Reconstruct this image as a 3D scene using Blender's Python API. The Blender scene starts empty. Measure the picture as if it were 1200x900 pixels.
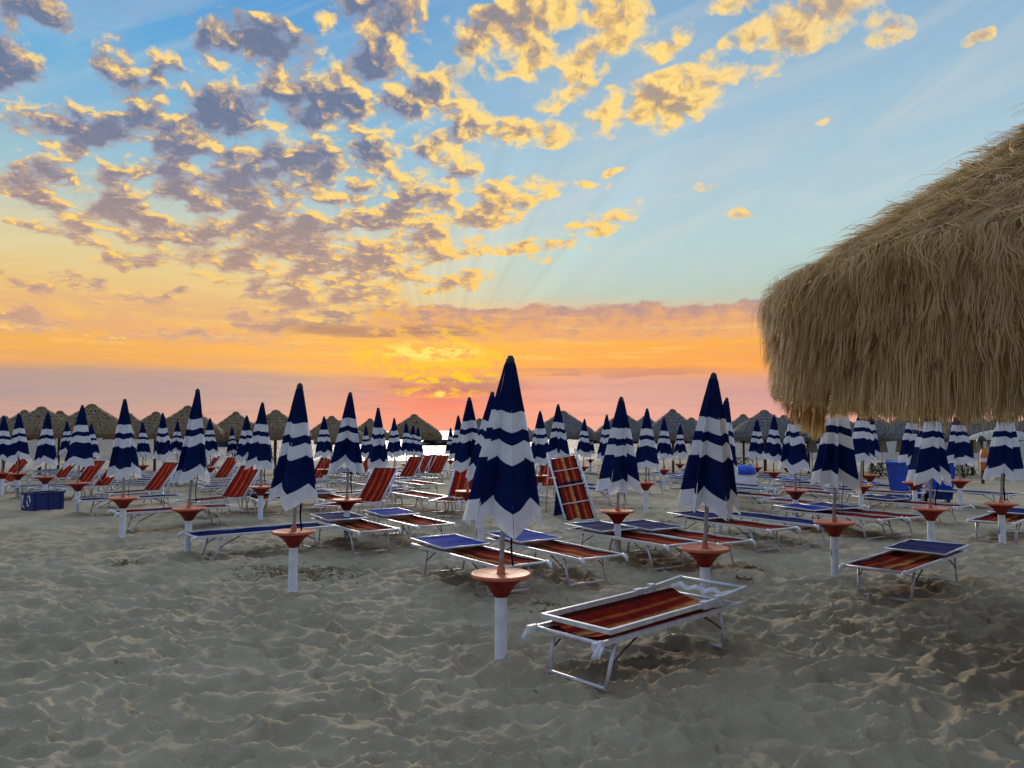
import bpy, math, random
import numpy as np
from mathutils import Vector, Matrix, Euler

PI = math.pi
R = math.radians
sc = bpy.context.scene
col = sc.collection

# ------------------------------------------------------------------ camera
EYE = 1.62
FPX = 900.0                      # focal length of the photograph in its own pixels (1200 wide)
HORIZON = 505.0
PITCH = math.atan((HORIZON - 450.0) / FPX)
cam_d = bpy.data.cameras.new("camera")
cam_d.sensor_width = 36.0
cam_d.lens = 36.0 * FPX / 1200.0
cam_d.clip_start = 0.05
cam_d.clip_end = 20000.0
cam = bpy.data.objects.new("camera", cam_d)
col.objects.link(cam)
cam.location = (0, 0, EYE)
cam.rotation_euler = (PI / 2 + PITCH, 0, 0)
sc.camera = cam

# ------------------------------------------------------------------ exposure
sc.view_settings.view_transform = 'Standard'
sc.view_settings.look = 'None'
sc.view_settings.exposure = 0.0
sc.view_settings.gamma = 1.0
sc.view_settings.use_curve_mapping = False
sc.cycles.max_bounces = 6
sc.cycles.transparent_max_bounces = 4
sc.cycles.use_denoising = True
sc.cycles.denoising_prefilter = 'ACCURATE'
sc.cycles.sample_clamp_indirect = 4.0

def px_dir(px, py):
    f = Vector((0, math.cos(PITCH), math.sin(PITCH)))
    u = Vector((0, -math.sin(PITCH), math.cos(PITCH)))
    return (f * FPX + Vector((1, 0, 0)) * (px - 600) + u * (450 - py)).normalized()

def px_azel(px, py):
    d = px_dir(px, py)
    return math.atan2(d.x, d.y), math.asin(d.z)

def srgb(r, g, b):
    def c(v):
        v /= 255.0
        return v / 12.92 if v <= 0.04045 else ((v + 0.055) / 1.055) ** 2.4
    return (c(r), c(g), c(b), 1.0)

# ------------------------------------------------------------------ world: dusk sky
SUN_AZ, SUN_EL = px_azel(517, 463)
world = bpy.data.worlds.new("World")
sc.world = world
world.use_nodes = True
wt = world.node_tree
wt.nodes.clear()

class NT:
    """terse builder for shader maths"""
    def __init__(s, tree): s.t = tree
    def _put(s, sock, v):
        if hasattr(v, 'default_value') or hasattr(v, 'is_linked'):
            s.t.links.new(v, sock)
        else:
            sock.default_value = v
    def m(s, op, a, b=None, c=None, clamp=False):
        n = s.t.nodes.new('ShaderNodeMath'); n.operation = op; n.use_clamp = clamp
        s._put(n.inputs[0], a)
        if b is not None: s._put(n.inputs[1], b)
        if c is not None: s._put(n.inputs[2], c)
        return n.outputs[0]
    def add(s, a, b): return s.m('ADD', a, b)
    def sub(s, a, b): return s.m('SUBTRACT', a, b)
    def mul(s, a, b): return s.m('MULTIPLY', a, b)
    def div(s, a, b): return s.m('DIVIDE', a, b)
    def comb(s, x, y, z=0.0):
        n = s.t.nodes.new('ShaderNodeCombineXYZ')
        for i, v in enumerate((x, y, z)): s._put(n.inputs[i], v)
        return n.outputs[0]
    def smooth(s, v, a, b, lo=0.0, hi=1.0):
        n = s.t.nodes.new('ShaderNodeMapRange'); n.interpolation_type = 'SMOOTHSTEP'
        s._put(n.inputs[0], v)
        for i, q in enumerate((a, b, lo, hi)): s._put(n.inputs[i + 1], q)
        return n.outputs[0]
    def lin(s, v, a, b, lo=0.0, hi=1.0):
        n = s.t.nodes.new('ShaderNodeMapRange'); n.clamp = True
        s._put(n.inputs[0], v)
        for i, q in enumerate((a, b, lo, hi)): s._put(n.inputs[i + 1], q)
        return n.outputs[0]
    def noise(s, vec, scale, detail=4.0, rough=0.5, dist=0.0, lac=2.0):
        n = s.t.nodes.new('ShaderNodeTexNoise'); n.noise_dimensions = '3D'
        s._put(n.inputs['Vector'], vec)
        n.inputs['Scale'].default_value = scale; n.inputs['Detail'].default_value = detail
        n.inputs['Roughness'].default_value = rough; n.inputs['Distortion'].default_value = dist
        n.inputs['Lacunarity'].default_value = lac
        return n.outputs[0]
    def ramp(s, v, stops, mode='LINEAR'):
        n = s.t.nodes.new('ShaderNodeValToRGB'); n.color_ramp.interpolation = mode
        e = n.color_ramp.elements
        while len(e) > 1: e.remove(e[-1])
        e[0].position = stops[0][0]; e[0].color = stops[0][1]
        for p, c in stops[1:]:
            q = e.new(p); q.color = c
        s._put(n.inputs[0], v)
        return n.outputs[0]
    def mix(s, f, a, b, mode='MIX'):
        n = s.t.nodes.new('ShaderNodeMix'); n.data_type = 'RGBA'; n.blend_type = mode
        s._put(n.inputs[0], f); s._put(n.inputs[6], a); s._put(n.inputs[7], b)
        return n.outputs[2]
    def vadd(s, a, b):
        n = s.t.nodes.new('ShaderNodeVectorMath'); n.operation = 'ADD'
        s._put(n.inputs[0], a); s._put(n.inputs[1], b); return n.outputs[0]
    def vscale(s, a, k):
        n = s.t.nodes.new('ShaderNodeVectorMath'); n.operation = 'SCALE'
        s._put(n.inputs[0], a); s._put(n.inputs[3], k); return n.outputs[0]

W = NT(wt)
tc = wt.nodes.new('ShaderNodeTexCoord')
sep = wt.nodes.new('ShaderNodeSeparateXYZ')
wt.links.new(tc.outputs['Generated'], sep.inputs[0])
X, Y, Z = sep.outputs[0], sep.outputs[1], sep.outputs[2]
AZ = W.m('ARCTAN2', X, Y)
EL = W.m('ARCSINE', W.m('MAXIMUM', W.m('MINIMUM', Z, 1.0), -1.0))
ELD = W.mul(EL, 180 / PI)
AE = W.comb(AZ, EL)

def elp(y):                       # image height -> ramp position (elevation over 60 degrees)
    return max(0.0, math.degrees(px_azel(600, y)[1])) / 60.0

# soft wavering of the horizontal layers
wob = W.noise(W.comb(W.mul(AZ, 2.2), W.mul(EL, 16.0), 3.0), 1.0, 5.0, 0.55)
ELW = W.add(ELD, W.mul(W.sub(wob, 0.5), 2.2))
RP = W.div(ELW, 60.0)
sky_left = W.ramp(RP, [(0.0, srgb(214, 168, 156)), (elp(485), srgb(206, 164, 152)), (elp(462), srgb(184, 158, 156)), (elp(443), srgb(192, 158, 146)),
                       (elp(433), srgb(242, 174, 100)), (elp(405), srgb(255, 184, 84)), (elp(370), srgb(244, 200, 122)), (elp(320), srgb(232, 212, 158)),
                       (elp(275), srgb(204, 212, 194)), (elp(235), srgb(164, 200, 214)), (elp(120), srgb(112, 180, 224)), (elp(0), srgb(84, 156, 218)), (0.62, srgb(158, 198, 240)), (0.9, srgb(190, 208, 236))])
sky_right = W.ramp(RP, [(0.0, srgb(236, 172, 158)), (elp(485), srgb(230, 168, 156)), (elp(462), srgb(214, 162, 158)), (elp(446), srgb(222, 162, 146)),
                        (elp(433), srgb(255, 166, 84)), (elp(402), srgb(255, 178, 76)), (elp(375), srgb(226, 190, 150)), (elp(352), srgb(186, 208, 196)),
                        (elp(300), srgb(186, 215, 216)), (elp(215), srgb(178, 207, 222)), (elp(120), srgb(158, 194, 219)), (elp(0), srgb(132, 176, 212)), (0.62, srgb(158, 198, 240)), (0.9, srgb(190, 208, 236))])
side = W.smooth(AZ, -0.30, 0.12)
base = W.mix(side, sky_left, sky_right)
# real atmosphere underneath, a share of it
nis = wt.nodes.new('ShaderNodeTexSky')
nis.sky_type = 'NISHITA'; nis.sun_disc = False
nis.sun_elevation = SUN_EL; nis.sun_rotation = SUN_AZ
nis.air_density = 1.0; nis.dust_density = 1.5; nis.ozone_density = 1.5
nis_c = W.vscale(nis.outputs[0], 0.10)
base = W.mix(0.08, base, nis_c)

# sun glow behind the low clouds
dx = W.sub(AZ, SUN_AZ); dy = W.sub(EL, SUN_EL)
dist = W.m('SQRT', W.add(W.mul(W.mul(dx, 0.55), W.mul(dx, 0.55)), W.mul(dy, dy)))
glow = W.m('POWER', W.lin(dist, 0.0, 0.13, 1.0, 0.0), 1.6)
low = W.smooth(ELD, 4.6, 2.6)
glow_c = W.mix(low, srgb(255, 176, 50), srgb(255, 104, 70))
base = W.mix(W.mul(glow, 0.7), base, glow_c)
# crepuscular rays, fanned about the sun
ang = W.m('ARCTAN2', dx, dy)
rays = W.noise(W.comb(W.mul(ang, 7.0), 0.0, 5.0), 1.0, 2.0, 0.6)
rayf = W.mul(W.smooth(ELD, 6.0, 11.0), W.smooth(ELD, 27.0, 14.0))
rayf = W.mul(rayf, W.smooth(W.m('ABSOLUTE', ang), 1.25, 0.5))
rayv = W.add(1.0, W.mul(W.mul(W.sub(rays, 0.5), 0.6), rayf))
base = W.vscale(base, rayv)

# thin high veil, streaked towards upper right
veil = W.noise(W.comb(W.add(W.mul(AZ, 4.0), W.mul(EL, -3.0)), W.add(W.mul(EL, 13.0), W.mul(AZ, -4.0)), 2.0), 1.0, 5.0, 0.55, 1.0)
base = W.mix(W.mul(W.smooth(veil, 0.42, 0.75, 0.0, 0.24), W.smooth(ELD, 8.0, 12.0)), base, srgb(236, 226, 204))

# cloud cover: soft patches in azimuth / elevation, broken up by noise below
warp = wt.nodes.new('ShaderNodeTexNoise')
warp.inputs['Scale'].default_value = 11.0; warp.inputs['Detail'].default_value = 3.0
wt.links.new(AE, warp.inputs['Vector'])
AEW = W.vadd(AE, W.vscale(W.vadd(warp.outputs['Color'], (-0.5, -0.5, -0.5)), 0.07))

PATCHES = [  # centre x, y, half width, half height (photo px), tilt deg, weight
    (15, 88, 62, 50, 0, .9), (45, 22, 60, 26, -8, .9), (140, 80, 40, 42, 20, .62), (190, 78, 38, 30, 0, .5),
    (310, 70, 100, 48, -14, 1.1), (245, 42, 38, 30, 20, .9), (440, 25, 80, 62, 0, .95), (425, 78, 70, 34, 15, 1.0),
    (95, 152, 120, 36, 8, .95), (235, 128, 100, 42, 12, 1.1), (215, 165, 74, 28, 0, .8), (350, 130, 70, 34, 0, .9),
    (405, 122, 62, 46, 10, 1.0), (490, 112, 92, 34, 18, 1.0), (120, 192, 58, 28, 10, .7), (30, 214, 60, 20, 0, .75),
    (215, 205, 100, 40, 0, .95), (290, 220, 95, 45, 0, 1.0), (365, 195, 62, 52, 0, .95), (110, 243, 105, 34, 8, .95),
    (190, 258, 95, 30, 0, .85), (350, 285, 125, 52, -10, 1.0), (250, 300, 85, 30, 0, .8), (470, 238, 95, 42, 10, 1.0),
    (430, 310, 105, 36, 0, .95), (330, 345, 90, 28, -8, .9), (395, 375, 90, 22, 0, .85), (600, 40, 95, 56, 10, 1.0),
    (705, 25, 85, 48, 0, .9), (675, 85, 78, 28, 38, .9), (555, 150, 44, 50, 0, .75), (610, 166, 110, 26, 10, .9),
    (790, 110, 125, 36, 8, 1.0), (705, 254, 66, 18, 8, .75), (565, 240, 90, 30, 10, .9), (500, 277, 95, 22, 0, .85),
    (630, 288, 85, 18, 0, .7), (950, 22, 140, 40, 14, 1.05), (1040, 36, 50, 24, 0, .8), (860, 4, 55, 18, 0, .7),
    (1150, 42, 28, 11, 0, .58), (790, 45, 38, 20, 25, .8), (820, 214, 30, 12, 0, .5), (862, 246, 34, 13, 0, .47),
    (300, 262, 120, 34, 0, .9), (150, 292, 80, 22, 0, .75), (420, 345, 70, 24, 0, .9), (300, 372, 70, 16, 0, .8), (180, 345, 70, 14, 0, .7),
    (470, 290, 80, 30, 0, .9), (60, 205, 60, 22, 0, .8), (530, 200, 50, 26, 0, .75), (440, 180, 60, 30, 0, .8), (300, 175, 90, 30, 0, .85),
    (30, 382, 90, 18, 0, .85), (120, 395, 90, 13, 0, .8), (230, 395, 70, 12, 0, .75), (20, 340, 60, 14, 0, .7), (330, 400, 60, 10, 0, .7), (60, 410, 60, 8, 0, .6),
    (560, 300, 60, 14, 0, .65), (700, 215, 40, 10, 0, .5), (560, 95, 40, 30, 0, .6), (20, 150, 50, 26, 0, .7),
    (500, 160, 46, 26, 0, .7), (525, 330, 80, 18, 0, .6), (640, 225, 50, 14, 10, .6), (90, 332, 90, 14, 0, .6),
    (50, 270, 110, 9, -6, .62), (720, 195, 26, 10, 0, .45), (965, 145, 30, 8, 0, .35), (410, 225, 60, 40, 0, .7),
]
cover = None
for (px, py, rx, ry, tilt, wgt) in PATCHES:
    a0, e0 = px_azel(px, py)
    k = math.cos(a0) ** 2            # pixels per radian shrink away from the picture's middle
    mp = wt.nodes.new('ShaderNodeMapping'); mp.vector_type = 'TEXTURE'
    mp.inputs['Location'].default_value = (a0, e0, 0)
    mp.inputs['Rotation'].default_value = (0, 0, R(tilt))
    mp.inputs['Scale'].default_value = (rx / FPX * k * 1.15, ry / FPX * 1.1, 1)
    wt.links.new(AEW, mp.inputs['Vector'])
    g = wt.nodes.new('ShaderNodeTexGradient'); g.gradient_type = 'SPHERICAL'
    wt.links.new(mp.outputs[0], g.inputs[0])
    v = W.mul(g.outputs['Fac'], wgt)
    cover = v if cover is None else W.m('SMOOTH_MAX', cover, v, 0.12)

invz = W.div(1.0, W.add(W.m('MAXIMUM', Z, 0.0), 0.24))
Q = W.comb(W.mul(W.m('SINE', AZ), invz), W.mul(W.m('COSINE', AZ), invz), 0.0)
qw = wt.nodes.new('ShaderNodeTexNoise')
qw.inputs['Scale'].default_value = 20.0; qw.inputs['Detail'].default_value = 2.0
wt.links.new(Q, qw.inputs['Vector'])
Q = W.vadd(Q, W.vscale(W.vadd(qw.outputs['Color'], (-0.5, -0.5, -0.5)), 0.045))
def puff(vec, det):
    big = W.noise(vec, 11.5, 1.5, 0.5)
    fine = W.noise(vec, 31.0, det, 0.62)
    return W.add(W.mul(big, 0.80), W.mul(fine, 0.50))
puff0 = puff(Q, 8.0)
puff1 = puff(W.vadd(Q, (0.016, -0.014, 0.0)), 4.0)       # towards the light: right and up
puff2 = puff(Q, 4.0)
gate = W.mul(W.smooth(cover, 0.14, 0.27), W.smooth(ELD, 5.2, 7.0))
dens = W.mul(gate, W.add(W.mul(cover, 0.90), W.mul(W.sub(puff0, 0.66), 2.6)))
alpha = W.smooth(dens, 0.06, 0.54)
thick = W.smooth(dens, 0.20, 0.95)
slope = W.mul(W.sub(puff2, puff1), 5.0)
lit = W.add(W.add(slope, 0.50), W.mul(W.sub(0.45, thick), 0.75))
lit = W.add(lit, W.smooth(AZ, -0.38, 0.05, -0.26, 0.26))
lit = W.add(lit, W.mul(W.sub(W.noise(Q, 55.0, 6.0, 0.65), 0.5), 0.9))
lit = W.lin(lit, 0.05, 1.0)
hi = W.smooth(ELD, 9.0, 22.0)
shade_l = W.mix(hi, srgb(182, 150, 136), srgb(112, 124, 152))
shade_r = W.mix(hi, srgb(212, 168, 126), srgb(176, 156, 136))
shade = W.mix(W.smooth(AZ, -0.2, 0.15), shade_l, shade_r)
lit_c = W.vscale(W.mix(hi, srgb(255, 204, 104), srgb(255, 216, 128)), W.add(0.84, W.mul(W.noise(Q, 90.0, 4.0, 0.65), 0.42)))
mid_c = W.mix(W.smooth(AZ, -0.25, 0.2), W.mix(0.45, shade, srgb(232, 190, 140)), W.mix(0.7, shade, srgb(244, 196, 110)))
shade = W.mix(W.smooth(thick, 0.75, 0.0, 0.0, 0.55), shade, W.mix(hi, srgb(226, 190, 160), srgb(172, 180, 200)))
shade = W.vscale(shade, W.add(0.80, W.mul(W.noise(Q, 70.0, 5.0, 0.65), 0.40)))
cl = W.mix(W.lin(lit, 0.15, 0.55), shade, mid_c)
cl = W.mix(W.lin(lit, 0.50, 0.95), cl, lit_c)
skyc = W.mix(W.mul(alpha, W.smooth(AZ, 0.45, 0.15, 0.80, 0.97)), base, cl)

# low flat cloud banks
def bank(a, b, c, d, x0, x1, colr, strength, seed, fx=9.0, fy=60.0, edge=0.35):
    """streaky bank between image heights a..d (solid b..c) from x0 to x1"""
    ea, eb, ec, ed = [math.degrees(px_azel(600, q)[1]) for q in (a, b, c, d)]
    n = W.noise(W.comb(W.mul(AZ, fx), W.mul(EL, fy), seed), 1.0, 6.0, 0.6)
    e2 = W.add(ELD, W.mul(W.sub(n, 0.5), 1.8))
    f = W.mul(W.smooth(e2, ea, eb), W.smooth(e2, ed, ec))
    xa, xb = px_azel(x0, 400)[0], px_azel(x1, 400)[0]
    f = W.mul(f, W.mul(W.smooth(AZ, xa - .06, xa + .06), W.smooth(AZ, xb + .06, xb - .06)))
    f = W.mul(f, W.smooth(n, edge - .12, edge + .12))
    return f, W.mul(f, strength), colr, n
def lay(sky, bk):
    f, s, c, n = bk
    return W.mix(s, sky, c)
bl = W.noise(W.comb(W.mul(AZ, 40.0), W.mul(EL, 60.0), 4.0), 1.0, 5.0, 0.62)
bank_c = W.mix(W.smooth(W.add(W.mul(W.sub(ELD, 8.2), 0.30), W.mul(W.sub(bl, 0.5), 1.8)), -0.45, 0.55), srgb(244, 176, 112), srgb(182, 146, 146))
skyc = lay(skyc, bank(404, 396, 362, 357, 440, 960, bank_c, 0.92, 1.0, 26.0, 40.0, 0.2))
skyc = lay(skyc, bank(412, 400, 372, 350, 0, 330, srgb(226, 172, 138), 0.62, 2.0, 12.0, 34.0, 0.44))
skyc = lay(skyc, bank(396, 391, 386, 381, 330, 560, srgb(176, 132, 112), 0.8, 3.0, 8.0, 60.0, 0.40))
skyc = lay(skyc, bank(462, 456, 446, 440, 440, 600, srgb(186, 130, 110), 0.75, 6.0, 12.0, 60.0, 0.42))
skyc = lay(skyc, bank(445, 440, 434, 430, 590, 700, srgb(178, 136, 132), 0.7, 9.0, 10.0, 60.0, 0.42))
skyc = lay(skyc, bank(442, 438, 434, 430, 700, 830, srgb(196, 140, 120), 0.6, 12.0, 10.0, 60.0, 0.42))
# fine haze streaks through the orange layer
stk = W.noise(W.comb(W.mul(AZ, 9.0), W.mul(EL, 110.0), 21.0), 1.0, 6.0, 0.65)
lay_f = W.mul(W.smooth(ELD, 4.0, 5.2), W.smooth(ELD, 11.5, 7.5))
skyc = W.mix(W.mul(W.mul(W.smooth(stk, 0.48, 0.70), lay_f), 0.55), skyc, W.mix(side, srgb(222, 172, 136), srgb(238, 168, 116)))
skyc = W.mix(W.mul(W.mul(W.smooth(stk, 0.48, 0.30), lay_f), 0.45), skyc, srgb(255, 212, 130))
low_f = W.mul(W.smooth(ELD, 0.3, 1.2), W.smooth(ELD, 4.4, 3.2))
skyc = W.mix(W.mul(W.mul(W.smooth(stk, 0.44, 0.68), low_f), 0.40), skyc, W.mix(side, srgb(172, 150, 150), srgb(206, 148, 140)))
# burning yellow edges by the sun
gold_n = W.noise(W.comb(W.mul(AZ, 38.0), W.mul(EL, 85.0), 8.0), 1.0, 7.0, 0.68)
def sunpatch(px, py, rx, ry, thr):
    a0, e0 = px_azel(px, py)
    q = W.add(W.m('POWER', W.div(W.sub(AZ, a0), rx / FPX), 2.0), W.m('POWER', W.div(W.sub(EL, e0), ry / FPX), 2.0))
    return W.mul(W.smooth(q, 1.0, 0.2), W.smooth(gold_n, thr - .03, thr + .09))
for (px, py, rx, ry, thr, c) in [(505, 418, 115, 26, .47, srgb(255, 206, 60)), (550, 402, 55, 36, .50, srgb(255, 200, 70)), (505, 412, 70, 14, .47, srgb(255, 232, 120)), (525, 442, 90, 10, .47, srgb(255, 206, 50)),
                                 (512, 460, 70, 8, .47, srgb(255, 190, 60)), (516, 462, 8, 4, .42, srgb(255, 226, 120)), (470, 378, 65, 32, .50, srgb(246, 184, 100)), (590, 385, 70, 22, .52, srgb(246, 180, 96)),
                                 (420, 425, 120, 10, .54, srgb(255, 196, 76))]:
    skyc = W.mix(W.mul(sunpatch(px, py, rx, ry, thr), 0.95), skyc, c)

# the half of the sky behind the camera: plain dim blue
back = W.smooth(Y, 0.10, -0.45)
skyc = W.mix(back, skyc, W.mix(W.smooth(ELD, 5.0, 50.0), srgb(112, 118, 142), srgb(180, 200, 232)))
# below the horizon
skyc = W.mix(W.smooth(Z, 0.0, -0.03), skyc, (0.10, 0.09, 0.08, 1))
bg = wt.nodes.new('ShaderNodeBackground'); bg.inputs['Strength'].default_value = 1.0
wo = wt.nodes.new('ShaderNodeOutputWorld')
wt.links.new(skyc, bg.inputs['Color'])
wt.links.new(bg.outputs[0], wo.inputs['Surface'])
world.cycles.sampling_method = 'MANUAL'
world.cycles.sample_map_resolution = 512

# ------------------------------------------------------------------ sun: veiled, on the horizon
sd = bpy.data.lights.new("sun", 'SUN')
sd.energy = 2.4; sd.angle = R(12); sd.color = (1.0, 0.84, 0.68)
so = bpy.data.objects.new("sun", sd); col.objects.link(so)
so.rotation_euler = (Vector((math.sin(SUN_AZ) * math.cos(R(13)), math.cos(SUN_AZ) * math.cos(R(13)), math.sin(R(13))))).to_track_quat('Z', 'Y').to_euler()

# ------------------------------------------------------------------ helpers
class MB:
    """collects shapes into one mesh"""
    def __init__(s): s.v = []; s.f = []; s.mi = []; s.sm = []
    def face(s, idx, mi=0, smooth=False): s.f.append(tuple(idx)); s.mi.append(mi); s.sm.append(smooth)
    def box(s, c, size, mi=0, rot=None):
        b = len(s.v); hx, hy, hz = [q / 2 for q in size]
        M = rot.to_matrix() if rot is not None and not isinstance(rot, Matrix) else rot
        for x, y, z in ((-1,-1,-1),(1,-1,-1),(1,1,-1),(-1,1,-1),(-1,-1,1),(1,-1,1),(1,1,1),(-1,1,1)):
            p = Vector((x*hx, y*hy, z*hz))
            if M is not None: p = M @ p
            s.v.append(p + Vector(c))
        for q in ((0,3,2,1),(4,5,6,7),(0,1,5,4),(1,2,6,5),(2,3,7,6),(3,0,4,7)):
            s.face([b+i for i in q], mi)
    def tube(s, pts, r, n=8, mi=0, caps=True, flat=1.0):
        """round tube through pts; r one radius or one per point; flat squashes the section vertically"""
        pts = [Vector(p) for p in pts]; rings = []
        rr = r if isinstance(r, (list, tuple)) else [r] * len(pts)
        for i, p in enumerate(pts):
            if i == 0: t = pts[1] - p
            elif i == len(pts) - 1: t = p - pts[i-1]
            else: t = (pts[i+1] - p).normalized() + (p - pts[i-1]).normalized()
            t.normalize()
            up = Vector((0,0,1)) if abs(t.z) < 0.95 else Vector((1,0,0))
            a = t.cross(up).normalized(); b_ = a.cross(t).normalized()
            k = 1.0
            if 0 < i < len(pts) - 1:
                c = t.dot((p - pts[i-1]).normalized()); k = 1.0 / max(c, 0.5)
            base = len(s.v)
            for j in range(n):
                an = 2*PI*j/n + PI/n
                s.v.append(p + a*math.cos(an)*rr[i]*k + b_*math.sin(an)*rr[i]*flat)
            rings.append(base)
        for i in range(len(rings)-1):
            for j in range(n):
                k2 = (j+1) % n
                s.face((rings[i]+j, rings[i]+k2, rings[i+1]+k2, rings[i+1]+j), mi, n > 4)
        if caps:
            s.face([rings[0]+j for j in range(n)][::-1], mi)
            s.face([rings[-1]+j for j in range(n)], mi)
    def lathe(s, prof, n=24, mi=0, c=(0,0,0), smooth=True):
        rings = []
        for r, z in prof:
            base = len(s.v)
            if r < 1e-5:
                s.v.append(Vector((c[0], c[1], c[2]+z))); rings.append((base, 1))
            else:
                for j in range(n):
                    a = 2*PI*j/n
                    s.v.append(Vector((c[0]+r*math.cos(a), c[1]+r*math.sin(a), c[2]+z)))
                rings.append((base, n))
        for (b0, n0), (b1, n1) in zip(rings, rings[1:]):
            for j in range(n):
                k = (j+1) % n
                if n0 == 1 and n1 == 1: continue
                if n0 == 1: s.face((b0, b1+j, b1+k), mi, smooth)
                elif n1 == 1: s.face((b0+j, b1, b0+k), mi, smooth)
                else: s.face((b0+j, b1+j, b1+k, b0+k), mi, smooth)
    def grid(s, fn, nu, nv, mi=0, smooth=True, mifn=None):
        b = len(s.v)
        for i in range(nu+1):
            for j in range(nv+1): s.v.append(Vector(fn(i/nu, j/nv)))
        for i in range(nu):
            for j in range(nv):
                a = b + i*(nv+1) + j
                s.face((a, a+nv+1, a+nv+2, a+1), mifn((i+.5)/nu, (j+.5)/nv) if mifn else mi, smooth)
    def mesh(s, name, mats):
        me = bpy.data.meshes.new(name)
        me.from_pydata([tuple(v) for v in s.v], [], s.f)
        me.polygons.foreach_set('material_index', s.mi)
        me.polygons.foreach_set('use_smooth', s.sm)
        for m in (mats if isinstance(mats, (list, tuple)) else [mats]): me.materials.append(m)
        me.update()
        return me
    def build(s, name, mats, parent=None, loc=(0,0,0), rot=(0,0,0)):
        o = bpy.data.objects.new(name, s.mesh(name, mats)); col.objects.link(o)
        o.location = loc; o.rotation_euler = rot
        if parent is not None: o.parent = parent
        return o

def tag(o, label=None, cat=None, group=None, kind=None):
    if label: o['label'] = label
    if cat: o['category'] = cat
    if group: o['group'] = group
    if kind: o['kind'] = kind
    return o
def empty(name, loc=(0,0,0), rz=0.0):
    o = bpy.data.objects.new(name, None); col.objects.link(o)
    o.location = loc; o.rotation_euler = (0, 0, rz); o.empty_display_size = 0.2
    return o
def copy_tree(o, parent=None):
    c = o.copy(); col.objects.link(c)
    if parent is not None:
        c.parent = parent
    for ch in list(o.children): copy_tree(ch, c)
    return c

def mat(name):
    m = bpy.data.materials.new(name); m.use_nodes = True
    t = m.node_tree; b = t.nodes['Principled BSDF']; o = t.nodes['Material Output']
    return m, NT(t), b, o
def simple(name, c, rough=0.6, metal=0.0, var=0.12, vscale=9.0, bump=0.0, bscale=60.0, spec=0.4):
    """procedural paint / plastic: base colour with grime-like variation"""
    m, T, b, o = mat(name)
    co = T.t.nodes.new('ShaderNodeTexCoord').outputs['Object']
    n = T.noise(co, vscale, 5.0, 0.6)
    dark = tuple(q * (1 - var * 2.2) for q in c[:3]) + (1,)
    T.t.links.new(T.mix(T.smooth(n, 0.35, 0.65), dark, tuple(c[:3]) + (1,)), b.inputs['Base Color'])
    T.t.links.new(T.lin(n, 0.3, 0.7, min(1, rough + .12), rough), b.inputs['Roughness'])
    b.inputs['Metallic'].default_value = metal
    b.inputs['Specular IOR Level'].default_value = spec
    if bump:
        bp = T.t.nodes.new('ShaderNodeBump'); bp.inputs['Strength'].default_value = bump; bp.inputs['Distance'].default_value = 0.004
        T.t.links.new(T.noise(co, bscale, 3.0, 0.6), bp.inputs['Height'])
        T.t.links.new(bp.outputs[0], b.inputs['Normal'])
    return m
def cloth(name, c, trans=0.3, weave=220.0, var=0.15):
    m, T, b, o = mat(name)
    co = T.t.nodes.new('ShaderNodeTexCoord').outputs['Object']
    n = T.noise(co, 6.0, 5.0, 0.6)
    dark = tuple(q * (1 - var * 2) for q in c[:3]) + (1,)
    cc = T.mix(T.smooth(n, 0.35, 0.65), dark, tuple(c[:3]) + (1,))
    T.t.links.new(cc, b.inputs['Base Color'])
    b.inputs['Roughness'].default_value = 0.95; b.inputs['Specular IOR Level'].default_value = 0.04
    bp = T.t.nodes.new('ShaderNodeBump'); bp.inputs['Strength'].default_value = 0.35; bp.inputs['Distance'].default_value = 0.01
    T.t.links.new(T.noise(co, 22.0, 4.0, 0.6, 0.6), bp.inputs['Height'])
    T.t.links.new(bp.outputs[0], b.inputs['Normal'])
    tr = T.t.nodes.new('ShaderNodeBsdfTranslucent'); T.t.links.new(cc, tr.inputs[0])
    mx = T.t.nodes.new('ShaderNodeMixShader'); mx.inputs[0].default_value = trans
    T.t.links.new(b.outputs[0], mx.inputs[1]); T.t.links.new(tr.outputs[0], mx.inputs[2])
    T.t.links.new(mx.outputs[0], o.inputs[0])
    return m
def striped_cloth(name, stops, trans=0.25):
    """stripes running the length of the cloth, laid across its own width"""
    m, T, b, o = mat(name)
    tcn = T.t.nodes.new('ShaderNodeTexCoord')
    sp = T.t.nodes.new('ShaderNodeSeparateXYZ'); T.t.links.new(tcn.outputs['Generated'], sp.inputs[0])
    cc = T.ramp(sp.outputs[1], stops, 'CONSTANT')
    n = T.noise(tcn.outputs['Object'], 7.0, 5.0, 0.6)
    cc = T.mix(T.smooth(n, 0.65, 0.35, 0.0, 0.45), cc, (0.03, 0.012, 0.01, 1))
    T.t.links.new(cc, b.inputs['Base Color'])
    b.inputs['Roughness'].default_value = 0.95; b.inputs['Specular IOR Level'].default_value = 0.04
    bp = T.t.nodes.new('ShaderNodeBump'); bp.inputs['Strength'].default_value = 0.4; bp.inputs['Distance'].default_value = 0.01
    T.t.links.new(T.noise(tcn.outputs['Object'], 18.0, 4.0, 0.6), bp.inputs['Height'])
    T.t.links.new(bp.outputs[0], b.inputs['Normal'])
    tr = T.t.nodes.new('ShaderNodeBsdfTranslucent'); T.t.links.new(cc, tr.inputs[0])
    mx = T.t.nodes.new('ShaderNodeMixShader'); mx.inputs[0].default_value = trans
    T.t.links.new(b.outputs[0], mx.inputs[1]); T.t.links.new(tr.outputs[0], mx.inputs[2])
    T.t.links.new(mx.outputs[0], o.inputs[0])
    return m

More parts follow.
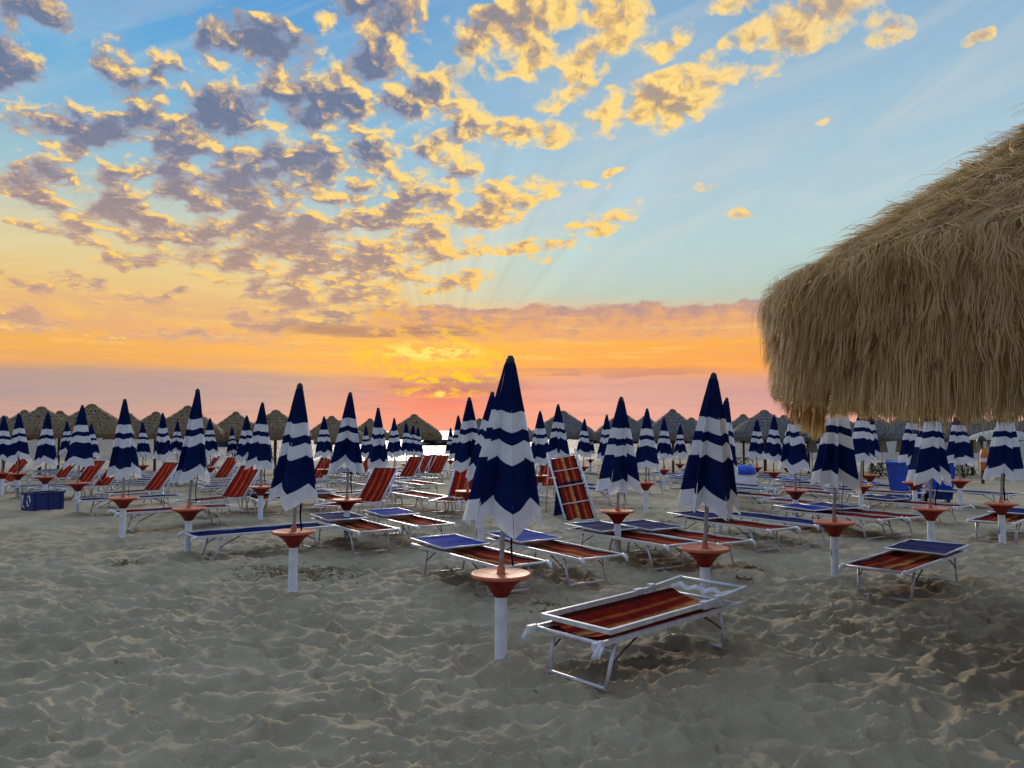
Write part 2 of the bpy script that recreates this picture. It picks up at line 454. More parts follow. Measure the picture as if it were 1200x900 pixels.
# ------------------------------------------------------------------ materials
red, ora, yel, drk = (.27, .016, .012, 1), (.50, .11, .03, 1), (.62, .27, .07, 1), (.060, .010, .010, 1)
M = dict(
    navy=cloth('navy_cloth', (.008, .020, .105), .30), white_cloth=cloth('white_cloth', (.84, .87, .92), .30, var=.06),
    cream=cloth('cream_cloth', (.60, .58, .54), .3, var=.08),
    blue=cloth('blue_cloth', (.016, .050, .34), .15), dark_blue=cloth('dark_blue_cloth', (.008, .018, .105), .1),
    stripes=striped_cloth('striped_cloth', [(0, drk), (.07, red), (.20, ora), (.29, red), (.41, drk), (.46, yel), (.56, ora), (.61, red), (.74, ora), (.80, red), (.93, drk)]),
    stripes_red=striped_cloth('red_striped_cloth', [(0, red), (.2, ora), (.26, red), (.46, ora), (.54, red), (.74, ora), (.80, red)]),
    alu=simple('white_painted_aluminium', (.66, .70, .76), .35, 0.25, .10, 14.0, spec=.5),
    plastic=simple('white_plastic', (.74, .75, .78), .45, 0, .06, 8.0),
    post=simple('white_plastic_tube', (.80, .83, .88), .45, 0, .12, 5.0),
    steel=simple('grey_steel', (.44, .47, .52), .5, .15, .15, 20.0),
    dark_steel=simple('dark_steel', (.10, .10, .11), .5, .5, .2, 20.0),
    red_top=simple('sunset_lit_red_plastic', (.66, .17, .075), .55, 0, .14, 9.0, spec=.4),  # paler than the funnel: the sunset's reflection on the table top is in this colour
    red_plastic=simple('red_plastic', (.25, .016, .008), .5, 0, .18, 9.0, spec=.22),
    black=simple('black_plastic', (.015, .016, .022), .5, 0, .1),
    strap=cloth('strap_cloth', (.006, .008, .02), .05),
    crate_blue=simple('dark_blue_plastic', (.008, .022, .17), .45, 0, .12, 7.0),
    bin_blue=simple('blue_plastic', (.014, .085, .58), .42, 0, .12, 7.0),
    mark=simple('white_print', (.72, .74, .78), .6, 0, .1),
    wood=simple('weathered_wood', (.16, .11, .075), .85, 0, .25, 7.0, .5, 40.0),
    rock=simple('dark_rock', (.060, .052, .050), .9, 0, .3, 1.2, .8, 3.0),
    leaf=simple('leaf', (.045, .075, .022), .6, 0, .3, 8.0),
    twig=simple('dry_weed', (.26, .20, .10), .9, 0, .3, 20.0),
    orange=simple('orange_plastic', (.62, .17, .03), .45, 0, .1),
    yellow=simple('yellow_plastic', (.62, .42, .04), .45, 0, .1),
)

def straw(name, tones, trans):
    m, T, b, o = mat(name)
    at = T.t.nodes.new('ShaderNodeAttribute'); at.attribute_name = 'straw'
    co = T.t.nodes.new('ShaderNodeTexCoord').outputs['Object']
    n = T.noise(co, 2.5, 5.0, 0.65)
    f = T.add(T.mul(at.outputs['Fac'], 0.7), T.mul(T.sub(n, 0.35), 0.9))
    cc = T.ramp(f, [(0.0, tones[0]), (.45, tones[1]), (1.0, tones[2])])
    T.t.links.new(cc, b.inputs['Base Color'])
    b.inputs['Roughness'].default_value = 0.75; b.inputs['Specular IOR Level'].default_value = 0.25
    tr = T.t.nodes.new('ShaderNodeBsdfTranslucent'); T.t.links.new(cc, tr.inputs[0])
    mx = T.t.nodes.new('ShaderNodeMixShader'); mx.inputs[0].default_value = trans
    T.t.links.new(b.outputs[0], mx.inputs[1]); T.t.links.new(tr.outputs[0], mx.inputs[2])
    T.t.links.new(mx.outputs[0], o.inputs[0])
    return m
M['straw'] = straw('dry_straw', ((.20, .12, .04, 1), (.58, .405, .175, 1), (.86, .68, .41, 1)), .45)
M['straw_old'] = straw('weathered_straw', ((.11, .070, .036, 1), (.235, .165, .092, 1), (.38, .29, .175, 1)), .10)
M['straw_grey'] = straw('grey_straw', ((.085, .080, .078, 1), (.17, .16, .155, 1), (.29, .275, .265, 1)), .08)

# ------------------------------------------------------------------ ground: sand down to the sea
def _h(ix, iy, s):
    n = (ix.astype(np.int64) * 374761393 + iy.astype(np.int64) * 668265263 + s * 982451653) & 0x7fffffff
    n = ((n ^ (n >> 13)) * 1274126177) & 0x7fffffff
    n = n ^ (n >> 16)
    return (n & 0xffffff) / float(0xffffff)
def vnoise(x, y, s):
    ix, iy = np.floor(x), np.floor(y); fx, fy = x - ix, y - iy
    fx = fx*fx*(3-2*fx); fy = fy*fy*(3-2*fy)
    a, b = _h(ix, iy, s), _h(ix+1, iy, s); c, d = _h(ix, iy+1, s), _h(ix+1, iy+1, s)
    return (a*(1-fx)+b*fx)*(1-fy) + (c*(1-fx)+d*fx)*fy - 0.5
def pits(x, y, s, soft=0.55):
    """trodden dimples: distance to jittered cell centres, with rounded meeting ridges"""
    ix, iy = np.floor(x), np.floor(y)
    acc = np.zeros_like(x)
    for dx in (-1, 0, 1):
        for dy in (-1, 0, 1):
            cx, cy = ix+dx, iy+dy
            px_, py_ = cx + _h(cx, cy, s), cy + _h(cx, cy, s+7)
            w = 0.55 + 0.9*_h(cx, cy, s+13); dep = 0.35 + 0.65*_h(cx, cy, s+17)
            th = _h(cx, cy, s+23)*PI
            ax, ay = x-px_, y-py_
            u = ax*np.cos(th)+ay*np.sin(th); v = -ax*np.sin(th)+ay*np.cos(th)
            d2 = (u/(0.62*w))**2 + (v/(0.40*w))**2
            hh = -dep*np.exp(-d2**1.4) + 0.50*dep*np.exp(-((np.sqrt(d2)-1.22)/0.24)**2)
            acc += hh
    return acc
POSTS = []                                   # filled before the sand is built: (x, y)
def sand_height(x, y):
    x = np.asarray(x, float); y = np.asarray(y, float)
    r = np.hypot(x, y)
    near = np.clip((26.0 - r) / 18.0, 0.12, 1.0)
    wx = x + 0.14*vnoise(x*3.6, y*3.6, 91) + .05*vnoise(x*9, y*9, 93); wy = y + 0.14*vnoise(x*3.6+40, y*3.6, 92) + .05*vnoise(x*9+7, y*9, 94)
    h = 0.042*pits(wx/0.23, wy/0.16, 3) + 0.009*pits(wx/0.12+9, wy/0.09, 5)
    rx = x*0.94 + y*0.34; ry = -x*0.34 + y*0.94            # crests run slightly aslant across the beach
    rx = rx + .12*vnoise(x*4.2, y*4.2, 61); ry = ry + .10*vnoise(x*4.2+9, y*4.2, 62)
    r1 = 1 - 2*np.abs(vnoise(rx/0.32, ry/0.165, 63)); r2 = 1 - 2*np.abs(vnoise(rx/0.17+5, ry/0.095, 64))
    h += 0.062*(np.clip(r1, 0, 1)**1.8 - .38) + 0.018*(np.clip(r2, 0, 1)**1.8 - .38)
    h += 0.030*vnoise(x/0.9, y/0.9, 11) + 0.06*vnoise(x/3.2, y/3.2, 12) + 0.018*vnoise(x/0.2, y/0.2, 15)
    h += 0.0045*vnoise(x/0.07, y/0.07, 16)
    h = h * near
    for (qx, qy) in POSTS:
        d = np.hypot(x-qx, y-qy)
        h = np.where(d < 1.2, h + 0.05*np.exp(-(d/0.17)**2), h)
    far = np.clip((y - 17.0) / 50.0, 0.0, 1.4)
    return h - 0.85 * far
SEA_Z = -0.78
def gz(x, y):
    return float(sand_height(np.array([x]), np.array([y]))[0])
def slope_z(y): return -0.85 * min(max((y - 17.0) / 50.0, 0.0), 1.4)

def ground_at(px, py, z=0.0):
    d = px_dir(px, py)
    t = (z - EYE) / d.z
    return Vector((d.x*t, d.y*t, z))
def at_depth(px, dep, z=0.0):
    """point at world y = dep that shows in photo column px"""
    q = dep*math.cos(PITCH) + (z-EYE)*math.sin(PITCH)
    return Vector(((px-600)/FPX*q, dep, z))
def z_at(py, dep):
    """height that shows at photo row py, at world y = dep"""
    d = px_dir(600, py)
    return EYE + d.z/d.y*dep

# ------------------------------------------------------------------ where the closed parasols stand
# (photo column of the post, column of the tip, row of the tip or None when hidden, distance, label)
PARASOLS = [
    (587, 598, 418, 5.5, 'closest closed parasol, white tube post standing bare in front of all loungers'),
    (563, 577, 459, 10.4, 'navy and white closed parasol peeking out left behind the closest parasol'),
    (343, 352, 450, 7.8, 'large closed parasol on the left, dry weed scattered round its post'),
    (827, 837, 437, 6.7, 'tall closed parasol rising directly behind the stray front lounger'),
    (843, 851, 466, 12.2, 'closed parasol half hidden behind the tall one at the front lounger'),
    (979, 985, None, 8.6, 'closed parasol whose top is cut off by the hanging corner of big thatch'),
    (1092, 1093, None, 10.1, 'closed parasol standing in front of the blue wheelie bins'),
    (1175, 1179, None, 10.8, 'closed parasol at the right edge beside the cropped lounger'),
    (1126, 1123, None, 15.8, 'small closed parasol between the blue bins and the white dome shade'),
    (933, 932, None, 13.2, 'closed parasol just left of the hanging thatch corner, table on open sand'),
    (220, 231, 456, 10.1, 'closed parasol between two tilted red chair backs, post beside a blue rimmed lounger'),
    (143, 146, 468, 11.7, 'closed parasol left of a red raised chair, post at the end of a lounger'),
    (90, 97, 475, 15.0, 'closed parasol with its post just right of the blue crate'),
    (52, 57, 484, 17.0, 'closed parasol rising straight above the blue crate on the sand'),
    (20, 22, 484, 18.9, 'closed parasol second from the left edge, table before a red chair back'),
    (1, 4, 490, 19.5, 'closed parasol cropped by the left edge of the picture'),
    (79, 79, 493, 28.0, 'tiny closed parasol left of the one beside the blue crate'),
    (107, 107, 496, 27.0, 'tiny closed parasol under the largest straw roof on the left'),
    (167, 167, 494, 26.0, 'tiny closed parasol just right of the one at the lounger end'),
    (190, 191, 484, 20.0, 'mid sized closed parasol behind the red raised chair on the left'),
    (207, 208, 493, 26.5, 'tiny closed parasol touching the left flank of a tall parasol'),
    (246, 246, 490, 24.0, 'small closed parasol hidden against the right flank of a tall parasol'),
    (272, 272, 500, 33.0, 'tiny low closed parasol beside the dark gap under the straw roofs'),
    (288, 289, 487, 20.0, 'closed parasol tucked left behind the medium one over a red table'),
    (305, 308, 472, 14.0, 'medium closed parasol left of the weed circled one, red table right of chair'),
    (724, 728, 467, 9.8, 'closed parasol right of the leaning ladder like lounger, flat bowl table'),
    (757, 758, 479, 15.2, 'closed parasol standing on open bare sand behind the bowl table'),
    (711, 711, 486, 20.5, 'small closed parasol close behind the left side of the bowl table parasol'),
    (684, 685, 491, 25.0, 'small closed parasol just right of the top of the leaning lounger'),
    (692, 692, 503, 36.0, 'tiny closed parasol overlapped by the small one right of the leaning lounger'),
    (655, 654, 474, 16.6, 'closed parasol rising directly above the leaning ladder like lounger'),
    (633, 633, 482, 17.7, 'closed parasol in the gap between the closest parasol and the leaning lounger'),
    (778, 778, 489, 22.0, 'small closed parasol right of the one on bare sand'),
    (797, 797, 497, 28.0, 'tiny closed parasol just left of the tall one at the front lounger'),
    (537, 537, 487, 21.0, 'small dark closed parasol left beside the one over the orange chair'),
    (548, 550, 466, 13.0, 'closed parasol over an orange chair, left of the closest parasol'),
    (528, 528, 505, 34.0, 'tiny closed parasol at the right end of the open sea gap'),
    (443, 443, 478, 15.4, 'closed parasol directly above the tilted red chair in mid beach'),
    (406, 410, 460, 11.4, 'tall closed parasol left of the tilted red chair in mid beach'),
    (380, 380, 488, 22.0, 'small closed parasol between the weed circled one and the tall one right of it'),
    (428, 429, 500, 30.0, 'tiny closed parasol squeezed between two parasols by the tilted red chair'),
    (462, 462, 490, 24.0, 'small closed parasol left under the last straw roof before the sea gap'),
    (476, 476, 495, 28.0, 'small closed parasol above the cluster of red chair backs'),
    (484, 484, 498, 30.0, 'middle one of three overlapping parasols by the open sea gap'),
    (490, 490, 501, 33.0, 'rightmost of three overlapping parasols by the open sea gap'),
    (887, 887, 491, 24.0, 'small closed parasol right of the white drum with blue lid'),
    (907, 907, 486, 20.0, 'closed parasol nearest left of the one by the hanging thatch corner'),
    (924, 925, 491, 24.0, 'small closed parasol behind the left shoulder of the one by the thatch corner'),
    (1010, 1012, None, 14.3, 'closed parasol below the big thatch, behind right of the cut off one'),
    (1020, 1020, None, 18.0, 'thin closed parasol below the big thatch, rightmost of an overlapping group'),
    (1073, 1070, None, 15.2, 'closed parasol hidden left behind the one before the blue bins'),
]
for (pb, pt, ty, d, lab) in PARASOLS:
    p = at_depth(pb, d, slope_z(d)); POSTS.append((p.x, p.y))

# ------------------------------------------------------------------ sand
def build_sand():
    rs = [1.0]
    while rs[-1] < 95.0: rs.append(rs[-1] * 1.0058)
    rs = np.array(rs)
    az = np.concatenate([np.arange(-180, -50, 3.0), np.arange(-48, 48, 0.18), np.arange(50, 180, 3.0)])
    az = np.radians(az)
    nr, na = len(rs), len(az)
    RR, AA = np.meshgrid(rs, az, indexing='ij')
    x = RR*np.sin(AA); y = RR*np.cos(AA)
    z = sand_height(x.ravel(), y.ravel())
    co = np.stack([x.ravel(), y.ravel(), z], 1)
    co = np.vstack([co, [[0, 0, 0]]])
    i = np.arange(nr-1)[:, None]; j = np.arange(na)[None, :]
    j2 = (j+1) % na
    q = np.stack([i*na+j, i*na+j2, (i+1)*na+j2, (i+1)*na+j], -1).reshape(-1, 4)[:, ::-1]
    tri = np.stack([np.full(na, nr*na), np.arange(na), (np.arange(na)+1) % na], 1)[:, ::-1]
    me = bpy.data.meshes.new('sand_beach')
    me.vertices.add(len(co)); me.vertices.foreach_set('co', co.ravel())
    nl = q.size + tri.size
    me.loops.add(nl); me.loops.foreach_set('vertex_index', np.concatenate([q.ravel(), tri.ravel()]).astype(np.int32))
    me.polygons.add(len(q)+len(tri))
    st = np.concatenate([np.arange(len(q))*4, q.size + np.arange(len(tri))*3]).astype(np.int32)
    me.polygons.foreach_set('loop_start', st)
    me.update(calc_edges=True); me.validate()
    me.polygons.foreach_set('use_smooth', np.ones(len(me.polygons), bool))
    m, T, b, o = mat('sand')
    co_ = T.t.nodes.new('ShaderNodeTexCoord').outputs['Object']
    n1 = T.noise(co_, 0.7, 5.0, 0.6); n2 = T.noise(co_, 9.0, 5.0, 0.65); n3 = T.noise(co_, 140.0, 3.0, 0.7)
    c = T.mix(T.smooth(n1, 0.35, 0.68), (.30, .255, .175, 1), (.41, .355, .25, 1))
    c = T.mix(T.smooth(n2, 0.42, 0.62, 0.0, 0.5), c, (.38, .305, .21, 1))
    c = T.mix(T.smooth(n3, 0.60, 0.72, 0.0, 0.65), c, (.10, .085, .065, 1))
    c = T.mix(T.smooth(T.noise(co_, 55.0, 3.0, 0.8), 0.62, 0.74, 0.0, 0.5), c, (.46, .41, .32, 1))
    deb = T.mul(T.smooth(T.noise(co_, 1.6, 4.0, 0.7), 0.62, 0.72), T.smooth(T.noise(co_, 30.0, 3.0, 0.7), 0.5, 0.62))
    c = T.mix(T.mul(deb, 0.7), c, (.085, .055, .03, 1))
    T.t.links.new(c, b.inputs['Base Color'])
    b.inputs['Roughness'].default_value = 0.95; b.inputs['Specular IOR Level'].default_value = 0.1
    bp = T.t.nodes.new('ShaderNodeBump'); bp.inputs['Strength'].default_value = 0.75; bp.inputs['Distance'].default_value = 0.016
    T.t.links.new(T.add(T.mul(T.noise(co_, 36.0, 5.0, 0.65), 1.0), T.mul(n3, 0.35)), bp.inputs['Height'])
    T.t.links.new(bp.outputs[0], b.inputs['Normal'])
    me.materials.append(m)
    ob = bpy.data.objects.new('sand_beach', me); col.objects.link(ob)
    tag(ob, 'grey beige trodden sand full of footprints', kind='structure')
build_sand()

# ------------------------------------------------------------------ sea
def build_sea():
    m, T, b, o = mat('sea_water')
    co_ = T.t.nodes.new('ShaderNodeTexCoord').outputs['Object']
    b.inputs['Base Color'].default_value = (.05, .07, .08, 1)
    b.inputs['Roughness'].default_value = 0.45
    b.inputs['IOR'].default_value = 1.33; b.inputs['Specular IOR Level'].default_value = 0.9
    bp = T.t.nodes.new('ShaderNodeBump'); bp.inputs['Strength'].default_value = 1.0; bp.inputs['Distance'].default_value = 0.9
    T.t.links.new(T.noise(co_, 0.7, 5.0, 0.6), bp.inputs['Height'])
    T.t.links.new(bp.outputs[0], b.inputs['Normal'])
    s = MB()
    ys = [60, 90, 140, 240, 450, 900, 2000, 5000, 12000]
    s.grid(lambda u, v: (-9000 + 18000*u, ys[int(round(v*8))], SEA_Z), 12, 8)
    tag(s.build('sea', m), 'calm pale sea reaching the horizon', kind='structure')
build_sea()

def breakwater(px0, px1, d, top_py, label, seed):
    rng = random.Random(seed)
    x0, x1 = at_depth(px0, d).x, at_depth(px1, d).x
    top = z_at(top_py, d)
    s = MB(); n = int((x1-x0)/1.6)+2
    for i in range(n*3):
        u = rng.random(); cx = x0 + (x1-x0)*u
        row = rng.random(); h = SEA_Z - .6 + (top - SEA_Z + .6)*(1 - .75*row)
        r = rng.uniform(.9, 1.7)
        b = len(s.v); k = 7
        for lv, (q, zz) in enumerate(((1.0, -1.2), (1.05, -.3), (.7, 0.0))):
            for j in range(k):
                a = 2*PI*j/k + rng.uniform(-.25, .25)
                s.v.append(Vector((cx + r*q*math.cos(a)*rng.uniform(.8, 1.2), d + row*4*rng.choice((-1, 1)) + r*q*math.sin(a), h + zz + rng.uniform(-.15, .15))))
        for lv in (0, 1):
            for j in range(k):
                j2 = (j+1) % k
                s.face((b+lv*k+j, b+lv*k+j2, b+lv*k+k+j2, b+lv*k+k+j))
        s.face([b+2*k+j for j in range(k)])
    tag(s.build('breakwater', M['rock']), label, 'breakwater', 'rock breakwaters offshore')
breakwater(486, 533, 130, 513.5, 'low dark rock breakwater in the open sea gap under the sun', 1)
breakwater(240, 300, 120, 511.5, 'dark rock breakwater seen under the straw roofs on the left', 2)
breakwater(686, 706, 150, 514, 'short dark breakwater seen between parasols right of the leaning lounger', 3)
breakwater(742, 812, 150, 514, 'dark breakwater behind the small parasols in right mid beach', 4)
breakwater(868, 960, 150, 513.5, 'dark breakwater behind parasols left of the hanging thatch corner', 5)

# ------------------------------------------------------------------ thatch
def strand(s, at, pts, w, val, face_out, taper=0.35):
    """flat tapering blade through pts, its width across face_out"""
    b = len(s.v); n = len(pts)
    for i, p in enumerate(pts):
        t = (pts[min(i+1, n-1)] - pts[max(i-1, 0)])
        side = t.cross(face_out)
        if side.length < 1e-6: side = Vector((1, 0, 0))
        side.normalize()
        q = w * (1 - (1-taper)*(i/(n-1))**1.5) * .5
        s.v.append(p - side*q); s.v.append(p + side*q)
        at.append(val); at.append(val)
    for i in range(n-1):
        s.face((b+2*i, b+2*i+1, b+2*i+3, b+2*i+2), 0, False)
def set_attr(me, vals):
    a = me.attributes.new('straw', 'FLOAT', 'POINT')
    a.data.foreach_set('value', np.array(vals, np.float32))

class Profile:
    """radius / height as a function of arc length from the apex"""
    def __init__(s, pts):
        s.p = [Vector((r, z)) for r, z in pts]; s.l = [0.0]
        for a, b in zip(s.p, s.p[1:]): s.l.append(s.l[-1] + (b-a).length)
        s.total = s.l[-1]
    def at(s, t):
        t = max(0.0, t)
        for i in range(len(s.p)-1):
            if t <= s.l[i+1] or i == len(s.p)-2:
                u = (t - s.l[i])/(s.l[i+1]-s.l[i]); return s.p[i].lerp(s.p[i+1], u)
    def nrm(s, t):
        d = s.at(t+.03) - s.at(max(0, t-.03)); d.normalize()
        return Vector((-d.y, d.x)) if d.x > 0 or True else d

def big_thatch():
    px, dep = 1290, 5.4
    cx = at_depth(px, dep, 2.5).x; cy = dep
    to_cam = math.atan2(-cy, -cx)                      # azimuth (from the roof's axis) of the camera
    root = empty('thatched_roof_shade', (cx, cy, 0))
    tag(root, 'huge shaggy straw roofed beach shade filling the upper right', 'thatched shade')
    prof = Profile([(0.0, 4.01), (.5, 3.70), (1.2, 3.26), (1.9, 2.83), (2.17, 2.70), (2.225, 2.60), (2.24, 2.38), (2.25, 2.15)])
    KEY = [(0, 1.655), (22, 1.66), (35, 1.74), (54, 1.83), (64, 1.90), (72, 1.93), (82, 1.87), (91, 1.735), (97, 1.635), (104, 1.563), (108, 1.57), (108.8, 1.76), (180, 1.74)]
    def bottom(a):
        d = math.degrees((a - to_cam + PI) % (2*PI) - PI)
        # the low tuft hangs only on the far-left side
        k = -d
        keys = KEY if k >= 0 else [q for q in KEY if q[0] not in (91, 97, 104, 108, 108.8)]
        k = abs(k)
        for (a0, z0), (a1, z1) in zip(keys, keys[1:]):
            if k <= a1: return z0 + (z1-z0)*(k-a0)/(a1-a0)
        return 1.74
    rng = random.Random(7)
    s = MB(); at = []
    # inner mat of straw that the blades are tied to
    nseg = 120
    lv = [0.12, .6, 1.3, 1.9, 2.25, 2.5]
    for t in lv:
        for j in range(nseg):
            a = 2*PI*j/nseg; p = prof.at(t)
            s.v.append(Vector(((p.x-.05)*math.cos(a), (p.x-.05)*math.sin(a), p.y-.06))); at.append(.25)
    for j in range(nseg):
        a = 2*PI*j/nseg
        s.v.append(Vector((2.17*math.cos(a), 2.17*math.sin(a), max(bottom(a)+.20, 1.90)))); at.append(.3)
    for i in range(len(lv)):
        for j in range(nseg):
            k = (j+1) % nseg
            s.face((i*nseg+j, (i+1)*nseg+j, (i+1)*nseg+k, i*nseg+k), 0, True)
    # courses of hanging blades
    def lay(t0, ln, wd, a, lift, drift, val, zcut=None):
        o3 = Vector((math.cos(a), math.sin(a), 0)); tan = Vector((-math.sin(a), math.cos(a), 0))
        pts = []; n = 5
        for i in range(n):
            u = i/(n-1); t = t0 + ln*u
            if t <= prof.total:
                p = prof.at(t); z = p.y; r = p.x
            else:
                r = 2.25 - .03*(t-prof.total); z = 2.15 - (t-prof.total)
            off = lift*(.25 + .75*math.sin(min(1, u*1.2)*PI*.6))
            k = min(1.0, max(0.0, (t-1.9)/.7))          # how far the surface has turned vertical
            nv = (o3*(.55+.45*k) + Vector((0, 0, .83*(1-k)))).normalized()
            pts.append(o3*r + Vector((0, 0, z)) + nv*off + tan*(drift*u*u))
        strand(s, at, pts, wd, val, o3 + Vector((0, 0, .6)))
    clump = [rng.uniform(-.25, .25) for _ in range(400)]
    courses = [0.05 + .115*i for i in range(23)]
    for ci, t0 in enumerate(courses):
        r = prof.at(t0+.2).x
        n = int(40 + 125*r)
        cj = rng.uniform(-.03, .03)
        for k in range(n):
            a = 2*PI*(k + rng.uniform(-.7, .7))/n
            dr = rng.gauss(0, .09); vv = .54 + rng.gauss(0, .15); tt = t0 + cj + rng.uniform(-.11, .11); ll = rng.uniform(.16, .30); lf = abs(rng.gauss(0, .045)) + .012
            for q in range(9):                       # a tied bunch of straws
                lay(tt + rng.uniform(-.03, .03), ll*rng.uniform(.75, 1.2), rng.uniform(.004, .0095), a + rng.gauss(0, .022)/max(r, .3), lf*rng.uniform(.6, 1.3),
                    dr + rng.gauss(0, .05), min(1, max(0, vv + rng.uniform(-.22, .22))))
    # the hanging skirt, three rows, cut off along the ragged eave
    ROWS = [(2.66 - .085*q, .095 - .0105*q) for q in range(10)]
    for row, (zt, lift0) in enumerate(ROWS):
        n = 520
        for k in range(n):
            a = 2*PI*(k + rng.uniform(-.6, .6))/n
            wave = clump[int(a/(2*PI)*131 + row*57) % 400]
            vv = .50 + rng.gauss(0, .13); dr0 = rng.gauss(0, .018); lb = rng.uniform(.13, .22)
            zb = rng.uniform(-.03, .05) + wave*.06; zj = rng.uniform(-.06, .06); rj = rng.uniform(-.025, .03)
            for q in range(7):
                aa = a + rng.gauss(0, .007)
                ze = bottom(aa) + zb + rng.uniform(-.025, .03)
                z0 = max(zt + zj, ze + .16) if row < 7 else min(zt + zj, ze + .36)
                ln = min(z0 - ze, lb*rng.uniform(.8, 1.15)) if row < 7 else min(z0 - ze, .34 + .2*rng.random())
                o3 = Vector((math.cos(aa), math.sin(aa), 0)); tan = Vector((-math.sin(aa), math.cos(aa), 0))
                rr = 2.17 + lift0 + rj + rng.uniform(-.012, .012)
                pts = [o3*(rr + .035*u) + tan*(dr0*u + .008*math.sin(u*5+k)) + Vector((0, 0, z0 - ln*u)) for u in (0, .35, .7, 1)]
                strand(s, at, pts, rng.uniform(.004, .009), min(1, max(0, vv + rng.uniform(-.32, .32))), o3, .35)
    # stray straws
    for k in range(260):
        a = rng.uniform(0, 2*PI); t0 = rng.uniform(.2, 2.6)
        lay(t0, rng.uniform(.2, .45), rng.uniform(.004, .008), a, rng.uniform(.09, .2), rng.gauss(0, .15), rng.uniform(.4, 1))
    o = s.build('thatch', M['straw'], root); set_attr(o.data, at)
    # post and rafters that carry it
    f = MB(); f.tube([(0, 0, -.3), (0, 0, 4.0)], [.11, .09], 12); f.build('post', M['wood'], root)
    f = MB()
    for j in range(8):
        a = 2*PI*j/8 + .2
        f.tube([(.08*math.cos(a), .08*math.sin(a), 3.92), (2.12*math.cos(a), 2.12*math.sin(a), 2.55)], .035, 6)
        f.tube([(.10*math.cos(a), .10*math.sin(a), 1.9), (1.25*math.cos(a), 1.25*math.sin(a), 3.08)], .03, 6)
    f.build('rafters', M['wood'], root)
big_thatch()

def far_thatch_mesh(seed, mt):
    rng = random.Random(seed)
    prof = Profile([(0.05, 2.86), (.35, 2.66), (.8, 2.36), (1.2, 2.06), (1.38, 1.88), (1.44, 1.74)])
    s = MB(); at = []
    N = 48; wob = [rng.uniform(-.03, .03) for _ in range(N)]
    rings = []
    steps = 6
    for i in range(steps):
        for e in (0, 1):
            t = prof.total*((i + e*.98)/steps); p = prof.at(t); off = 0.0 if e == 0 else .035
            rings.append(len(s.v))
            for j in range(N):
                a = 2*PI*j/N; w = wob[(j*7+i*11) % N]
                s.v.append(Vector(((p.x+off+w)*math.cos(a), (p.x+off+w)*math.sin(a), p.y+off*.6+w*.5))); at.append(.4+w*5)
    rings.append(len(s.v))
    for j in range(N):
        a = 2*PI*j/N; w = wob[(j*5) % N]
        s.v.append(Vector(((1.43+w)*math.cos(a), (1.43+w)*math.sin(a), 1.60+w))); at.append(.3)
    for r0, r1 in zip(rings, rings[1:]):
        for j in range(N):
            k = (j+1) % N
            s.face((r0+j, r1+j, r1+k, r0+k), 0, False)
    for c in range(7):
        t0 = prof.total*c/7.2
        n = int(40 + 130*prof.at(t0).x)
        for k in range(n):
            a = 2*PI*(k+rng.random())/n
            o3 = Vector((math.cos(a), math.sin(a), 0)); tan = Vector((-o3.y, o3.x, 0)); dr = rng.gauss(0, .06)
            ln = rng.uniform(.25, .45); pts = []
            for u in (0, .5, 1):
                p = prof.at(min(prof.total, t0+ln*u)); ex = max(0, t0+ln*u-prof.total)
                pts.append(o3*(p.x+.04+.03*u) + tan*dr*u + Vector((0, 0, p.y+.05-ex)))
            strand(s, at, pts, rng.uniform(.02, .045), min(1, max(0, rng.gauss(.55, .12))), o3+Vector((0, 0, .6)))
    me = s.mesh('roof', mt); set_attr(me, at)
    return me
def make_far_thatch(seed, mt):
    root = empty('thatched_parasol')
    o = bpy.data.objects.new('roof', far_thatch_mesh(seed, mt)); col.objects.link(o); o.parent = root
    c = MB(); c.lathe([(.22, 2.72), (.21, 2.84), (.15, 2.93), (.05, 2.97), (0, 2.98)], 14)
    cap = c.build('cap', M['straw_old'], root); set_attr(cap.data, [.15]*len(cap.data.vertices))
    p = MB(); p.tube([(0, 0, -.3), (0, 0, 2.75)], .065, 8); p.build('pole', M['wood'], root)
    return root
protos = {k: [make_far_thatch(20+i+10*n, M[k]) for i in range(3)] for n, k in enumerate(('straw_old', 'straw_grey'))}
used = {}
